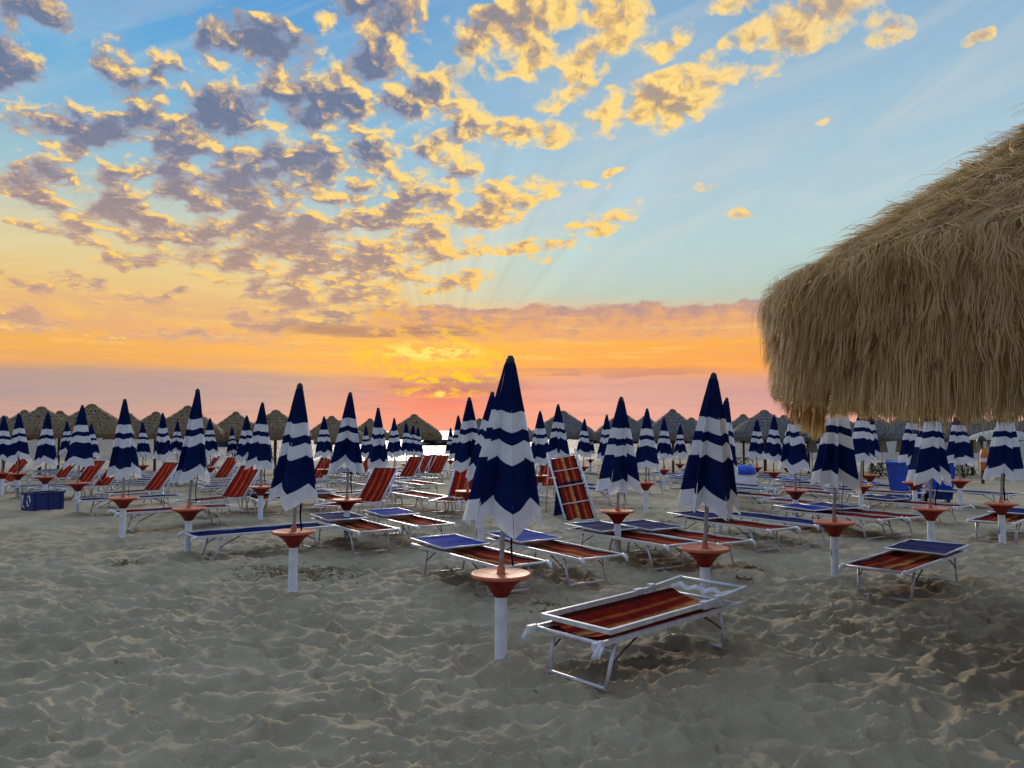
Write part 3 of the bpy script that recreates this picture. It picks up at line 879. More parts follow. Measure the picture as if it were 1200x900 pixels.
FAR = [  # column, row of the peak, distance, kind, label
    (3, 487, 40, 0, 'straw roofed parasol cropped by the left edge'),
    (26, 480, 34, 0, 'low straw roof between the two leftmost closed parasols'),
    (46, 476, 33, 0, 'rounded straw roof peak directly above the closed parasol over the blue crate'),
    (68, 481, 38, 0, 'small straw peak squeezed left of the largest straw roof'),
    (105, 473, 31, 0, 'largest straw roof of the left row, wide eaves over a dark post'),
    (150, 484, 40, 0, 'straw roof half covered by the closed parasol at the lounger end'),
    (181, 482, 38, 0, 'narrow straw peak between two closed parasols on the left'),
    (218, 475, 32, 0, 'broad straw roof behind the tall parasol between two red chair backs'),
    (275, 482, 36, 0, 'straw roof standing alone right of the tall parasol with red chairs'),
    (322, 480, 34, 0, 'straw roof behind the medium closed parasol over a red table'),
    (388, 487, 42, 0, 'small straw roof tip between two large closed parasols'),
    (400, 492, 36, 0, 'low straw roof hidden behind the tall parasol left of mid beach chair'),
    (433, 490, 46, 0, 'tiny straw roof tip left of the closed parasol above the tilted chair'),
    (485, 485, 40, 0, 'warm brown straw roof with clear eaves at the edge of the sea gap'),
    (562, 490, 42, 1, 'straw roof peeking between the closed parasols left of the closest one'),
    (606, 492, 44, 1, 'straw roof hidden behind the closest closed parasol'),
    (660, 481, 36, 1, 'grey straw roof behind the closed parasol above the leaning lounger'),
    (730, 482, 34, 1, 'wide grey straw roof behind the bowl table parasol'),
    (757, 487, 42, 1, 'small grey straw peak behind the parasol on bare sand'),
    (789, 479, 33, 1, 'tall grey straw roof with clear ridge lines left of the tall front parasol'),
    (811, 489, 45, 1, 'tiny grey straw cap just left of the tall front parasol'),
    (836, 487, 38, 1, 'grey straw roof covered by the tall parasol at the front lounger'),
    (872, 485, 36, 1, 'pointed small grey straw roof just right of the tall front parasol'),
    (897, 480, 33, 1, 'grey straw roof with dark knob cap above the small parasols at right'),
    (920, 486, 40, 1, 'grey straw roof disappearing behind the hanging thatch corner'),
    (948, 484, 35, 1, 'grey straw roof hidden behind the hanging thatch corner'),
]
UNDER = (982, 1022, 1062, 1100, 1140, 1180, 1216)
for i, p in enumerate(UNDER):
    FAR.append((p, 482 + (i*5) % 4, 33 + (i*3) % 4, 1, 'grey straw eave seen in the band below the big thatch'))
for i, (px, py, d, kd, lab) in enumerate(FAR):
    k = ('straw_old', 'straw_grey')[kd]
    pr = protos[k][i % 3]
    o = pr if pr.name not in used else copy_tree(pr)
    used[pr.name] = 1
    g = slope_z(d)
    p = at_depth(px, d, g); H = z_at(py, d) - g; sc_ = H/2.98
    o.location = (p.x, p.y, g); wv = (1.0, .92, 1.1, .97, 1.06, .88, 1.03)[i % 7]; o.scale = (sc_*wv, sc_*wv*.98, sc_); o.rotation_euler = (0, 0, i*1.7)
    tag(o, lab, 'thatched parasol', 'straw roofed parasols along the waterline')

# ------------------------------------------------------------------ closed parasols
TIP, LEN = 1.53, 1.20
def canopy_mb(seed):
    """furled cloth: flat half panels between rib ridges and tucked valleys"""
    rng = random.Random(seed); nr = rng.choice((6, 6, 7)); nt_w = 4
    ang = [2*PI*i/nr + rng.uniform(-.34, .34) for i in range(nr)]
    rad = [rng.uniform(.86, 1.10) for _ in range(nr)]
    dep = [rng.choice((.14, .22, .32, .45, .58)) for _ in range(nr)]
    mid = [rng.choice((.16, .24, .5, .72, .84)) for _ in range(nr)]
    hem = [rng.uniform(-.03, .06) for _ in range(nr)]
    tw = rng.uniform(-.35, .35)
    if seed == 40:                                   # the fold pattern of the large furled ones in front
        nr = 6; tw = .06
        ang = [R(q - 90) for q in (-132, -86, -46, 12, 78, 150)]
        rad = [.95, 1.02, .97, 1.06, 1.05, .95]; mid = [.5, .45, .13, .86, .4, .5]
        dep = [.30, .34, .44, .20, .35, .35]; hem = [.0, -.02, .01, .055, .01, .0]
    bands = [0, .012, .03, .055, .09, .14, .2, .26, .325, .325, .38, .435, .435, .47, .505, .505, .56, .615, .615, .68, .75, .82, .872, .872, .91, .96, 1.0]
    white = ((.325, .435), (.505, .615), (.872, 1.01))
    s = MB()
    def P(i, u, t):
        i2 = (i+1) % nr
        a0, a1 = ang[i], ang[i2] + (2*PI if i2 == 0 else 0)
        base = .028 + .250*t + .006*math.sin(t*PI)
        if t < .055: base *= math.sqrt(max(0.0, 1-(1-t/.055)**2))
        m_ = mid[i]; w = u/m_ if u < m_ else (1-u)/(1-m_)          # 0 at a rib, 1 in the valley
        fold = min(1.0, t*2.2)
        chord = math.cos((a1-a0)/2) / math.cos((a1-a0)*(abs(u-.5)))  # panels lie flat between ribs
        rr = base*(rad[i]*(1-u)+rad[i2]*u)*(1+(chord-1)*.8)*(1 - dep[i]*fold*w**1.15)
        rr += (.007*math.sin(9*t + 5*u + i*2) + .005*math.sin(17*t + 11*u + i))*t
        a = a0 + (a1-a0)*u + tw*t*t
        z = TIP - LEN*(t - (.045+.16*dep[i])*min(1.0, (a1-a0)/1.15)**2*t*t*w) - (hem[i]*(1-u)+hem[i2]*u)*t
        return Vector((rr*math.cos(a), rr*math.sin(a), z))
    for i in range(nr):
        for (ua, ub) in ((0, mid[i]), (mid[i], 1.0)):
            b = len(s.v)
            for t in bands:
                for k in range(nt_w+1): s.v.append(P(i, ua+(ub-ua)*k/nt_w, t))
            for q in range(len(bands)-1):
                if bands[q] == bands[q+1]: continue
                tm = (bands[q]+bands[q+1])/2
                mi = 1 if any(x < tm < y for x, y in white) else 0
                for k in range(nt_w):
                    a = b + q*(nt_w+1) + k
                    s.face((a, a+nt_w+1, a+nt_w+2, a+1), mi, True)
    return s
CANOPY = [canopy_mb(40+i).mesh('canopy', [M['navy'], M['white_cloth']]) for i in range(9)]
def make_parasol():
    root = empty('closed_parasol')
    p = MB(); p.lathe([(.044, -.4), (.044, .47), (.040, .475), (0, .476)], 18); p.build('post', M['post'], root)
    t = MB()
    t.lathe([(.050, .455), (.058, .468), (.076, .498), (.108, .540), (.150, .572), (.180, .588), (.0, .592)], 28)
    tb = t.build('table', M['red_plastic'], root)
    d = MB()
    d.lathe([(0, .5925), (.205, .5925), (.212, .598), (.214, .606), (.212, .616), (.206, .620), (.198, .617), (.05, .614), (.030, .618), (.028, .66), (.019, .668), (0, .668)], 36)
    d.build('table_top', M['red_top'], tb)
    q = MB(); q.tube([(0, 0, -.42), (0, 0, TIP-.06)], .0175, 12); q.build('pole', M['steel'], root, (0, 0, .62))
    c = bpy.data.objects.new('canopy', CANOPY[0]); col.objects.link(c); c.parent = root; c.location = (0, 0, .62)
    k = MB(); k.lathe([(.034, TIP-.05), (.030, TIP-.015), (.018, TIP+.006), (0, TIP+.012)], 14); k.build('tip_cap', M['black'], c)
    st = MB()
    st.grid(lambda u, v: (.085 + .008*math.sin(u*7), (v-.5)*.024 + .012*math.sin(u*5), .44 - .40*u), 8, 1)
    st.build('strap', M['strap'], root, (0, 0, .62))
    return root
proto = make_parasol()
rng = random.Random(5)
for i, (pb, pt, ty, d, lab) in enumerate(PARASOLS):
    o = proto if i == 0 else copy_tree(proto)
    g = slope_z(d)
    p = at_depth(pb, d, g)
    tip = z_at(ty, d) if ty else g + 2.15 + rng.uniform(-.03, .05)
    up = max(-.10, min(.22, tip - (g + 2.15)))
    o.location = (p.x, p.y, g)
    lean = math.atan2(at_depth(pt, d, 2.1).x - p.x, 1.5); leany = rng.uniform(-.02, .02)
    for ch in o.children:
        b = ch.name.split('.')[0]
        if b in ('canopy', 'pole', 'strap'):
            spin = (0, .25, -.30, .12, 0, .45)[i] if b == 'canopy' and i < 6 else rng.uniform(0, 2*PI) if b == 'canopy' else (rng.uniform(-1.2, 1.2) if b == 'strap' else 0)
            Mx = Matrix.Rotation(lean, 3, 'Y') @ Matrix.Rotation(leany, 3, 'X') @ Matrix.Rotation(spin, 3, 'Z')
            ch.rotation_euler = Mx.to_euler(); ch.location = (0, 0, .62 + up)
            if b == 'canopy': ch.data = CANOPY[0 if i in (0, 2, 3, 5) else i % len(CANOPY)]
    tag(o, lab, 'parasol', 'closed navy and white parasols')

# ------------------------------------------------------------------ sun loungers
LZ = .31
def leg_mb(sx):
    s = MB()
    x0, x1 = .60*sx, .68*sx
    for y in (-1, 1):
        s.tube([(x0, .262*y, LZ-.012), (x1, .245*y, .012)], .0135, 8)
    s.tube([(x1, -.252, .012), (x1, .252, .012)], .0125, 8)
    return s
def braces(root, mt, sx, shift=0.0):
    for y in (-1, 1):
        s = MB()
        s.tube([(.645*sx+shift, .256*y, .15), (.52*sx+shift, .262*y, .22), (.36*sx+shift, .266*y, LZ-.012)], .007, 6)
        s.build('brace', mt, root)
def frame_mb(x0, x1, z=LZ):
    s = MB()
    for y in (-1, 1):
        s.tube([(x0, .285*y, z), (x1, .285*y, z)], .0165, 4, flat=1.3)
    for x in (x0+.02, x1-.02):
        s.tube([(x, -.285, z), (x, .285, z)], .014, 8)
    return s
def caps(root, x0):
    sg = -1 if x0 < 0 else 1
    for y in (-1, 1):
        s = MB()
        s.tube([(x0-.02*sg, .287*y, LZ+.006), (x0+.03*sg, .287*y, LZ-.006), (x0+.055*sg, .290*y, LZ-.050)], [.022, .021, .015], 8)
        s.build('end_cap', M['plastic'], root)
def sling_mb(x0, x1, z=LZ, sag=.045, nx=18):
    s = MB()
    s.grid(lambda u, v: (x0+(x1-x0)*u, -.272+.544*v, z - sag*(1-(2*v-1)**2)*(.55+.45*math.sin(PI*u)) + .006*math.sin(u*19+v*5)), nx, 10)
    return s
def hood(root, tilt, mt, x0=.16, x1=.95):
    L = x1-x0
    h = empty_part = None
    s = MB()
    for y in (-1, 1):
        s.tube([(0, .296*y, 0), (L, .296*y, 0)], .0105, 8)
    s.tube([(L-.012, -.296, 0), (L-.012, .296, 0)], .0115, 8); s.tube([(.012, -.296, 0), (.012, .296, 0)], .0115, 8)
    h = s.build('sunshade_frame', M['alu'], root, (x0, 0, LZ+.048), (0, -tilt, 0))
    c = MB(); c.grid(lambda u, v: (.01+(L-.02)*u, -.288+.576*v, .006 - .012*(1-(2*v-1)**2) + .004*math.sin(u*14)), 10, 8)
    c.build('sunshade_cloth', mt, h)
    return h
def make_flat(mt, cat='sun lounger'):
    root = empty('sun_lounger')
    frame_mb(-.93, .93).build('frame', M['alu'], root)
    sling_mb(-.90, .90).build('sling', M['stripes'], root)
    for sx in (-1, 1):
        leg_mb(sx).build('leg', M['alu'], root); braces(root, M['dark_steel'], sx)
    caps(root, -.93)
    if mt: hood(root, .025, mt)
    return root
def make_raised():
    root = empty('sun_lounger')
    frame_mb(-.93, .30).build('frame', M['alu'], root)
    sling_mb(-.90, .14, nx=10).build('sling', M['stripes'], root)
    for sx in (-1, 1):
        l = leg_mb(sx)
        o = l.build('leg', M['alu'], root)
        if sx > 0: o.location.x = -.36
    caps(root, -.93)
    th = R(51); ca, sa = math.cos(th), math.sin(th); px0, pz0, BL = .14, LZ-.01, .80
    def bp(t, y, off=0): return (px0+ca*t-sa*off, y, pz0+sa*t+ca*off)
    b = MB()
    for y in (-1, 1): b.tube([bp(0, .285*y), bp(BL, .285*y)], .017, 8)
    b.tube([bp(BL-.01, -.285), bp(BL-.01, .285)], .016, 8)
    bo = b.build('backrest_frame', M['alu'], root)
    c = MB(); c.grid(lambda u, v: bp(.02+(BL-.04)*u, -.272+.544*v, -.05*(1-(2*v-1)**2)*math.sin(PI*(.15+.85*u))), 12, 10)
    c.build('backrest_sling', M['stripes_red'], bo)
    for y in (-1, 1):
        q = MB()
        q.tube([bp(.62, .300*y), (px0+.02, .300*y, .015)], .012, 8)
        q.build('front_strut', M['alu'], root)
        q = MB()
        q.tube([bp(.40, .296*y), (px0+.52, .296*y, .02)], .010, 6)
        q.build('rear_strut', M['alu'], root)
    return root
def make_stray():
    """lounger folded open with its bare sunshade frame lying over the sling"""
    root = empty('sun_lounger')
    frame_mb(-.79, .86).build('frame', M['alu'], root)
    s = MB()
    s.grid(lambda u, v: (-.66+1.42*u, -.272+.544*v, LZ+.045 - .085*(1-(2*v-1)**2)*(.75+.25*math.sin(PI*u)) + .010*u), 18, 10)
    s.build('sling', M['stripes'], root)
    u_ = MB(); u_.grid(lambda u, v: (-.70+1.42*u, -.262+.524*v, LZ-.012-.03*math.sin(PI*v)), 12, 6); u_.build('underside_cloth', M['stripes'], root)
    for sx in (-1, 1):
        leg_mb(sx).build('leg', M['alu'], root); braces(root, M['dark_steel'], sx)
    cr = MB(); cr.tube([(-.63, -.25, LZ-.07), (-.63, .25, LZ-.07)], .012, 8); cr.build('crossbar', M['alu'], root)
    for y in (-1, 1):
        cp = MB()
        cp.box((-.80, .287*y, LZ-.005), (.08, .034, .05), 0)
        cp.tube([(-.80, .305*y, LZ+.010), (-.865, .305*y, LZ-.070)], [.014, .018], 8)
        cp.tube([(-.80, .325*y, LZ-.005), (-.85, .33*y, LZ-.065)], [.010, .012], 6)
        cp.build('end_cap', M['plastic'], root)
    f = MB()
    pts = [(-.70, LZ+.062), (.30, LZ+.070), (.48, LZ+.078), (.93, LZ+.112)]
    for y in (-1, 1):
        f.tube([(x, .292*y, z) for x, z in pts], .0175, 4, flat=1.25)
        f.box((.36, .296*y, LZ+.070), (.09, .045, .052), 0); f.box((.52, .296*y, LZ+.084), (.05, .05, .056), 0)
    f.tube([(-.69, -.292, LZ+.062), (-.69, .292, LZ+.062)], .0175, 4, flat=1.2)
    f.tube([(.92, -.292, LZ+.111), (.92, .292, LZ+.111)], .0150, 8)
    h = f.build('sunshade_frame', M['alu'], root)
    g = MB(); rg = random.Random(3)
    g.grid(lambda u, v: (.74+.05*u+.012*math.sin(v*31), -.27+.54*v, LZ+.07+.03*math.sin(u*PI)+.012*math.sin(v*23+1)), 4, 24)
    g.build('gathered_cloth', M['white_cloth'], h)
    return root
def make_leaning():
    root = empty('sun_lounger')
    s = MB()
    for y in (-1, 1): s.tube([(-.93, .285*y, 0), (.93, .285*y, 0)], .020, 8, flat=1.3)
    s.tube([(-.92, -.285, 0), (-.92, .285, 0)], .018, 8); s.tube([(.80, -.285, 0), (.80, .285, 0)], .012, 8)
    s.build('frame', M['alu'], root)
    c = MB(); c.grid(lambda u, v: (-.90+1.68*u, -.245+.49*v, -.012-.02*math.sin(PI*v)), 16, 10); c.build('sling', M['stripes'], root)
    for x in (-.46, -.02, .40):
        k = MB(); k.tube([(x, -.285, .012), (x, .285, .012)], .011, 8); k.build('crossbar', M['alu'], root)
    return root

rng = random.Random(11)
P_BLUE, P_DARK = make_flat(M['blue']), make_flat(M['dark_blue'])
P_BARE, P_RAISED = make_flat(None), make_raised()
P_NAVY = make_flat(None)
for ch in P_NAVY.children:
    if ch.name.startswith('sling'): ch.data.materials[0] = M['dark_blue']
taken = set()
def put(pr, loc, rz, lab, grp='white framed sun loungers', tilt=None):
    o = pr if pr.name not in taken else copy_tree(pr)
    taken.add(pr.name)
    o.location = loc; o.rotation_euler = (0, 0, rz)
    tag(o, lab, 'sun lounger', grp)
    return o
def by_feet(pr, a, b, axis, lab, settle=0.0):
    """a, b: photo points of the two feet at one end; axis: heading from that end to the other"""
    p = (ground_at(*a) + ground_at(*b))/2
    ax = Vector((math.cos(R(axis)), math.sin(R(axis)), 0))
    c = p + ax*.68
    o = put(pr, (c.x, c.y, slope_z(c.y) - settle), R(axis), lab)
    return o
stray = make_stray()
by_feet(stray, (645, 790), (708, 808), 43, 'stray sun lounger alone at the front with bare white frame over red sling')
by_feet(P_DARK, (1007, 697), (1066, 706), 44, 'low lounger alone on open sand at right front, dark blue shade folded flat')
by_feet(P_DARK, (1147, 633), (1188, 638), 45, 'lounger cropped by the right edge beside a parasol post')
by_feet(P_BLUE, (620, 693), (575, 697), 124, 'bright blue shaded lounger directly behind the closest parasol post')
by_feet(P_BLUE, (707, 682), (670, 687), 123, 'blue shaded lounger just right of the closest parasol, behind the stray one')
by_feet(P_DARK, (799, 663), (767, 670), 123, 'lounger in front of the bowl table, dark blue half and orange striped half')
by_feet(P_DARK, (859, 660), (826, 668), 123, 'dark shaded lounger whose red end shows behind the tall front parasol table')
by_feet(P_DARK, (912, 643), (888, 647), 122, 'lounger right of the tall front parasol with orange striped end, third from post')
by_feet(P_NAVY, (966, 637), (941, 640), 122, 'lounger with plain navy sling just left of the table under cut off parasol')
by_feet(P_BLUE, (1038, 630), (1015, 632), 122, 'bright blue shaded lounger just behind the cut off parasol post')
by_feet(P_DARK, (1068, 627), (1048, 630), 122, 'lounger left of the bins parasol post, second behind the blue shaded one')
by_feet(P_DARK, (1123, 612), (1100, 615), 124, 'lounger reaching right behind the bins parasol post')
by_feet(P_NAVY, (249, 657), (240, 652), 38, 'side on lounger with pale blue rails behind the weed circled post')
by_feet(P_DARK, (455, 645), (414, 650), 123, 'lounger right of the weed circled parasol, dark navy shade over orange stripes')
by_feet(P_BLUE, (518, 637), (483, 643), 123, 'bright blue shaded lounger next right of the dark navy shaded one in mid beach')
by_feet(P_BARE, (522, 601), (497, 601), 123, 'small bare lounger standing left of the orange chair by the closest parasol')
by_feet(P_BARE, (158, 624), (149, 620), 38, 'long side on lounger between two red parasol tables on the left')
by_feet(P_NAVY, (112, 606), (104, 603), 38, 'side on lounger just right of the blue crate')
by_feet(P_NAVY, (28, 585), (20, 582), 38, 'side on lounger behind the blue crate at the left')
by_feet(P_DARK, (330, 602), (300, 605), 120, 'dark red seated lounger behind the weed circled parasol canopy')
by_feet(P_DARK, (405, 603), (378, 605), 121, 'red ended lounger just left of the tilted red chair in mid beach')
by_feet(P_DARK, (923, 598), (888, 602), 122, 'small red seated lounger left of the table on open sand by thatch corner')
by_feet(P_BARE, (975, 588), (955, 590), 122, 'small bare lounger behind the hem of the cut off parasol')
def raised(px, py, axis, lab):
    d = px_dir(px, py); t = (.30 - EYE)/d.z
    p = Vector((d.x*t, d.y*t, 0)); g = slope_z(p.y)
    ax = Vector((math.cos(R(axis)), math.sin(R(axis)), 0))
    c = p - ax*.14
    put(P_RAISED, (c.x, c.y, g), R(axis), lab)
raised(432, 588, 60, 'tilted red striped chair standing out in mid beach left of centre')
raised(272, 583, 64, 'red striped chair back right of the tall parasol on the left')
raised(177, 575, 58, 'red striped chair back just right of the parasol at the lounger end')
raised(119, 568, 60, 'red chair back half hidden left behind the parasol at the lounger end')
raised(94, 568, 64, 'red chair back behind the parasol beside the blue crate')
raised(7, 562, 66, 'red chair back at the left edge of the picture')
raised(258, 556, 60, 'smaller red chair back behind the red chair right of the tall parasol')
raised(476, 554, 56, 'largest and leftmost of the red chair backs clustered below the sea gap')
raised(489, 549, 58, 'second of the red chair backs clustered below the sea gap')
raised(501, 546, 57, 'small back row red chair in the cluster below the sea gap')
raised(509, 549, 56, 'rightmost of the red chair backs clustered below the sea gap')
raised(541, 583, 76, 'orange chair back half hidden left of the closest parasol')
raised(637, 568, 60, 'small orange chair back left of the leaning lounger')
raised(70, 556, 64, 'dim red chair back right of the parasol over the blue crate')
raised(372, 556, 64, 'small red chair back behind the large parasol with weed round its post')
# the one propped up on end
lean_o = make_leaning()
pb_ = ground_at(681, 609); ptop = at_depth(658, 15.45, z_at(531, 15.45))
xa = (ptop - pb_).normalized(); side_v = Vector((1, -.10, 0)); side_v = (side_v - xa*side_v.dot(xa)).normalized(); nz_ = xa.cross(-side_v)
if nz_.z < 0: nz_ = -nz_
ya = nz_.cross(xa)
Mx = Matrix((xa, ya, nz_)).transposed().to_4x4(); Mx.translation = (pb_ + ptop)/2
lean_o.matrix_world = Mx
tag(lean_o, 'lounger propped up on end like a ladder with orange striped sling', 'sun lounger', 'white framed sun loungers')
inv = Mx.inverted()
def L(p): return inv @ Vector(p)
c_mid = pb_ + (ptop-pb_)*.93
for sgn in (-1, 1):
    lg = MB()
    top = c_mid + ya*(.285*sgn); lg.tube([L(top), L((top.x-.05, top.y+.10, .0))], .014, 8)
    lg.build('leg', M['alu'], lean_o)
dk = MB()
a0 = pb_ + (ptop-pb_)*.12 - ya*0; q0 = pb_ + (ptop-pb_)*.55
def dkf(u, v):
    w = -.26 + .52*v
    tp = q0 + ya*w; bt = Vector((q0.x - .06, q0.y + .02, .03)) + ya*w
    return L(tp*(1-u) + bt*u)
dk.grid(dkf, 6, 4); dk.build('sunshade_cloth', M['dark_blue'], lean_o)

# loungers farther back, two to a parasol, by the same grid
nfar = 0
FARLAB = 'pale white framed lounger lost in the crowded rows far down the beach'
occupied = [Vector((o.location.x, o.location.y)) for o in col.objects if o.name.split('.')[0] == 'sun_lounger']
postv = [Vector(p) for p in POSTS]
for (pb, pt, ty, d, lab) in PARASOLS:
    if d < 13.5: continue
    p = at_depth(pb, d, slope_z(d))
    for k in (-1, 1, 2):
        for tries in range(6):
            ax = R(38 + rng.uniform(-6, 6)) if pb < 470 else R(122 + rng.uniform(-8, 8))
            off = Vector((math.cos(ax + PI/2), math.sin(ax + PI/2), 0))*(k*rng.uniform(.85, 1.3)) + Vector((math.cos(ax), math.sin(ax), 0))*rng.uniform(-.9, .5)
            c = p + off; v2 = Vector((c.x, c.y))
            if c.y > 44 or c.y < 14.0: continue
            if any((v2-q).length < 1.15 for q in occupied): continue
            axv = Vector((math.cos(ax), math.sin(ax)))
            hit = False
            for q in postv:
                r = q - v2; al = r.dot(axv); ac = (r - axv*al).length
                if abs(al) < 1.1 and ac < .42: hit = True; break
            if hit: continue
            # keep the open sand before the row clear
            u = 600 + FPX*c.x/c.y; row = 505 + FPX*1.62/c.y
            if 660 < u < 900 and row > 590: continue
            if u < 250 and row > 580: continue
            pr = rng.choice((P_BARE, P_NAVY, P_DARK, P_NAVY, P_BLUE) if pb > 470 else (P_BARE, P_BARE, P_DARK, P_NAVY, P_RAISED, P_NAVY))
            o = put(pr, (c.x, c.y, slope_z(c.y)), ax, FARLAB if pr is not P_RAISED else 'small red chair back among the crowded far rows', 'loungers of the far rows')
            occupied.append(v2); nfar += 1
            break
print('far loungers', nfar)

# ------------------------------------------------------------------ other things on the beach
def glyphs(s, n, h, w, depth, seed, vertical=False):
    pass
# blue crate lying on the sand at the left
def build_crate():
    p = ground_at(50, 597)
    root = empty('blue_crate', (p.x, p.y, 0), R(-26))
    tag(root, 'blue plastic crate with white marks lying open on the sand at left', 'crate')
    s = MB(); w, d, h, t = .38, .64, .34, .015
    s.box((0, -d/2, h/2), (w, t, h)); s.box((0, d/2, h/2), (w, t, h)); s.box((-w/2, 0, h/2), (t, d-t, h)); s.box((w/2, 0, h/2), (t, d-t, h)); s.box((0, 0, .02), (w-t, d-t, .02))
    for y in (-.26, 0, .26): s.box((w/2+.0135, y, h/2), (.012, .03, h*.9))
    s.build('body', M['crate_blue'], root)
    r = MB(); r.box((0, -d/2-.012, h+.012), (w+.04, .05, .025)); r.box((0, d/2+.012, h+.012), (w+.04, .05, .025)); r.box((-w/2-.012, 0, h+.012), (.05, d-.03, .025)); r.box((w/2+.012, 0, h+.012), (.05, d-.03, .025))
    r.build('rim', M['crate_blue'], root)
    g = MB(); y = -d/2-.011
    g.tube([(-.13, y, .08), (-.145, y, .20), (-.12, y, .32)], .017, 6); g.tube([(-.13, y, .08), (-.07, y, .07)], .015, 6)
    g.tube([(.03, y, .10), (.005, y, .18), (.02, y, .28), (.08, y, .31), (.11, y, .20), (.08, y, .10), (.03, y, .10)], .015, 6)
    g.build('marking', M['mark'], root)
build_crate()
# two wheeled bins behind the parasol at right
def make_bin():
    root = empty('wheeled_bin')
    s = MB(); b = len(s.v)
    for z, w, d in ((.09, .40, .44), (.88, .52, .60)):
        for x, y in ((-1, -1), (1, -1), (1, 1), (-1, 1)): s.v.append(Vector((x*w/2, y*d/2, z)))
    for q in ((0, 3, 2, 1), (4, 5, 6, 7), (0, 1, 5, 4), (1, 2, 6, 5), (2, 3, 7, 6), (3, 0, 4, 7)): s.face([b+i for i in q])
    s.box((0, 0, .89), (.57, .65, .035))
    s.build('body', M['bin_blue'], root)
    l = MB(); l.grid(lambda u, v: (-.28+.56*u, -.34+.68*v, .915+.05*math.sin(PI*u)*math.sin(PI*(.1+.8*v))), 8, 8); l.tube([(-.2, .34, .93), (.2, .34, .93)], .02, 6)
    l.build('lid', M['bin_blue'], root)
    for x in (-1, 1):
        w = MB(); w.tube([(x*.20, .22, .09), (x*.27, .22, .09)], .10, 16); w.build('wheel', M['black'], root)
    return root
bin_a = make_bin(); pa = at_depth(1062, 17.8, slope_z(17.8)); bin_a.location = pa; bin_a.scale = (1.02, 1.02, 1.0); bin_a.rotation_euler = (0, 0, R(18))
tag(bin_a, 'blue wheeled bin with white lettering down its front, left of the two', 'bin', 'blue wheeled bins')
bin_b = copy_tree(bin_a); pb2 = at_depth(1101, 17.6, slope_z(17.6)); bin_b.location = pb2; bin_b.rotation_euler = (0, 0, R(-12))
tag(bin_b, 'plain blue wheeled bin, right of the two behind the parasol', 'bin', 'blue wheeled bins')
g = MB(); rg = random.Random(4)
for i in range(6):
    z = .80 - .105*i; y = -.302 + (.80 - z)*.10
    x = -.10
    g.tube([(x-.07, y, z), (x+.07, y-.002, z+.01)], .012, 5); g.tube([(x-.07+.05*(i % 2), y, z), (x-.05, y, z-.06)], .012, 5)
    if i % 3: g.tube([(x+.06, y, z), (x+.05, y, z-.055)], .012, 5)
g.build('lettering', M['mark'], bin_a)
# white drum with a blue lid
dr = empty('drum', tuple(at_depth(872, 20.5, slope_z(20.5)))); dr.scale = (1, 1, .82)
tag(dr, 'white drum with a rounded blue lid behind the tall front parasol', 'drum')
s = MB(); s.lathe([(.26, 0), (.29, .03), (.29, .66), (.27, .68), (0, .68)], 24); s.build('body', M['plastic'], dr)
s = MB(); s.lathe([(.31, .66), (.32, .72), (.30, .84), (.20, .93), (0, .96)], 24); s.build('lid', M['bin_blue'], dr)

# closed white parasols and the white dome shade near the water, right
def make_white():
    root = empty('white_parasol')
    p = MB(); p.tube([(0, 0, -.2), (0, 0, 2.0)], .025, 8); p.build('pole', M['plastic'], root)
    c = MB(); rg = random.Random(2)
    c.grid(lambda u, v: ((.03+.22*u)*(1+.14*math.sin(8*2*PI*v))*math.cos(2*PI*v), (.03+.22*u)*(1+.14*math.sin(8*2*PI*v))*math.sin(2*PI*v), 2.2-1.25*u), 8, 48)
    c.build('canopy', M['cream'], root)
    return root
wp = make_white()
WHITE = [(1012, 33, 'white closed parasol just right of the hanging thatch corner'), (1034, 36, 'white closed parasol in the gap left of the bins parasol'),
         (1057, 36, 'left one of two touching white closed parasols by the bins parasol'), (1063, 37, 'right one of two touching white closed parasols by the bins parasol'),
         (1103, 35, 'white closed parasol between the bins parasol and the small one right of it'), (1114, 36, 'white closed parasol touching the left side of the small parasol'),
         (1139, 34, 'white closed parasol left below the white dome shade'), (1147, 37, 'second white closed parasol below the white dome shade'),
         (1163, 36, 'white closed parasol right of the orange rescue post'), (952, 35, 'white closed parasol just below the tip of hanging thatch corner')]
for i, (px, d, lab) in enumerate(WHITE):
    o = wp if i == 0 else copy_tree(wp)
    p = at_depth(px, d, slope_z(d)); o.location = (p.x, p.y, slope_z(d)); o.rotation_euler = (0, 0, i)
    tag(o, lab, 'parasol', 'white closed parasols by the water')
dd = 30.0; p = at_depth(1176, dd, slope_z(dd))
wd = empty('dome_shade', (p.x, p.y, slope_z(dd)))
tag(wd, 'open white dome shade under the right end of the big thatch', 'shade')
c = MB(); c.lathe([(1.18, 1.50), (1.15, 1.56), (1.0, 1.68), (.7, 1.80), (.35, 1.87), (0, 1.89)], 32); c.build('canopy', M['cream'], wd)
q = MB(); q.tube([(0, 0, -.2), (0, 0, 1.87)], .03, 8); q.build('pole', M['plastic'], wd)
# rescue post
p = at_depth(1152, 26, slope_z(26)); rp = empty('rescue_post', (p.x, p.y, slope_z(26)))
tag(rp, 'orange and white rescue post with dark cap in front of white dome shade', 'post')
q = MB(); q.tube([(0, 0, -.2), (0, 0, 1.50)], .05, 10); q.build('pole', M['wood'], rp)
q = MB(); q.lathe([(.16, 1.42), (.12, 1.52), (.05, 1.60), (0, 1.62)], 14); q.build('cap', M['black'], rp)
q = MB(); q.lathe([(.02, .42), (.12, .48), (.14, .70), (.14, .95), (.10, 1.15), (.02, 1.2)], 14, c=(.04, -.08, 0)); q.build('float', M['orange'], rp)
q = MB(); q.lathe([(.143, .74), (.143, .86)], 14, c=(.04, -.08, 0)); q.build('band', M['plastic'], rp)

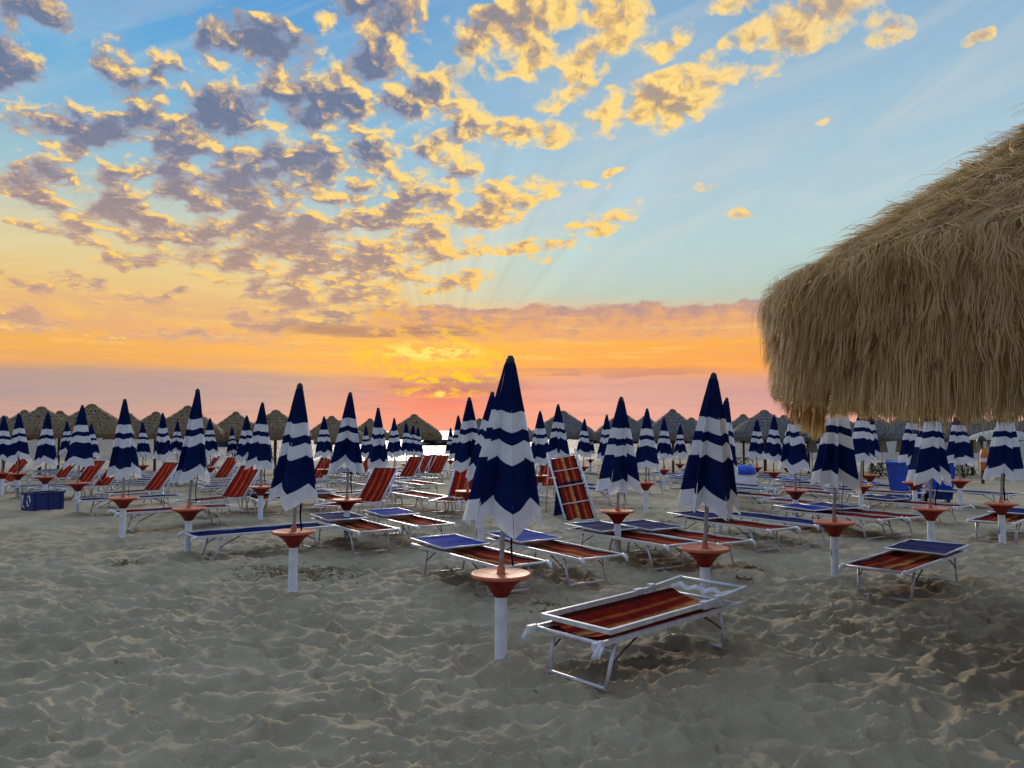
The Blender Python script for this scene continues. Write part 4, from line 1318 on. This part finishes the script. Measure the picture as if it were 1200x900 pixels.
# low leafy plants by the water
def plant(px, d, r, h, lab, seed):
    rg = random.Random(seed); p = at_depth(px, d, slope_z(d))
    root = empty('leafy_shrub', (p.x, p.y, slope_z(d))); tag(root, lab, 'shrub', 'low shrubs by the water')
    s = MB()
    for i in range(420):
        a = rg.uniform(0, 2*PI); u = rg.random()**.5; zz = rg.uniform(.12, 1)*h; rr = r*u*math.sin(PI*min(.95, .25+.6*zz/h))
        c = Vector((rr*math.cos(a), rr*math.sin(a), zz)); e = Euler((rg.uniform(0, 6), rg.uniform(0, 6), rg.uniform(0, 6))).to_matrix()
        b = len(s.v)
        for x, y in ((-.05, 0), (0, -.02), (.05, 0), (0, .02)): s.v.append(c + e @ Vector((x, y, 0)))
        s.face((b, b+1, b+2, b+3))
    s.build('foliage', M['leaf'], root)
    t = MB()
    for i in range(5): t.tube([(0, 0, -.1), (rg.uniform(-.5, .5)*r, rg.uniform(-.5, .5)*r, h*.7)], [.02, .008], 5)
    t.build('stem', M['wood'], root)
plant(872, 31, .55, .8, 'dark green low shrub behind the white drum', 1)
plant(1030, 30, .4, .6, 'yellowish low shrub under the thatch left of the bins', 2)
plant(1130, 31, .45, .65, 'low shrub left of the orange rescue post', 3)

# dry weed by the left post, and scattered tufts
def weed(px, py, rx, ry, n, seed, lab):
    rg = random.Random(seed); c = ground_at(px, py); s = MB()
    for i in range(n):
        x = c.x + rg.gauss(0, rx); y = c.y + rg.gauss(0, ry); z = gz(x, y)
        a = rg.uniform(0, 2*PI); l = rg.uniform(.03, .11)
        s.tube([(x, y, z+.004), (x+.5*l*math.cos(a), y+.5*l*math.sin(a), z+rg.uniform(.008, .035)), (x+l*math.cos(a+.5), y+l*math.sin(a+.5), z+.006)], [.0035, .004, .002], 4)
    o = s.build('dry_weed', M['twig']); tag(o, lab, 'seaweed', kind='stuff')
weed(352, 672, .38, .22, 420, 1, 'scattered dry brown weed round the post of the large left parasol')
weed(880, 669, .05, .03, 40, 2, 'small dark tuft of weed on open sand right of the tall front parasol')
weed(870, 681, .05, .02, 30, 3, 'small dark twig scrap beside the tall front parasol')
weed(645, 712, .16, .10, 90, 4, 'thin scrap of weed behind the stray lounger')
weed(146, 662, .10, .05, 40, 5, 'lone twig scrap on the open sand at left')
weed(745, 596, .3, .06, 90, 6, 'dark line of weed on the bare sand behind the bowl table')
weed(762, 612, .25, .05, 80, 7, 'dark weed scraps in front of the post on bare sand')
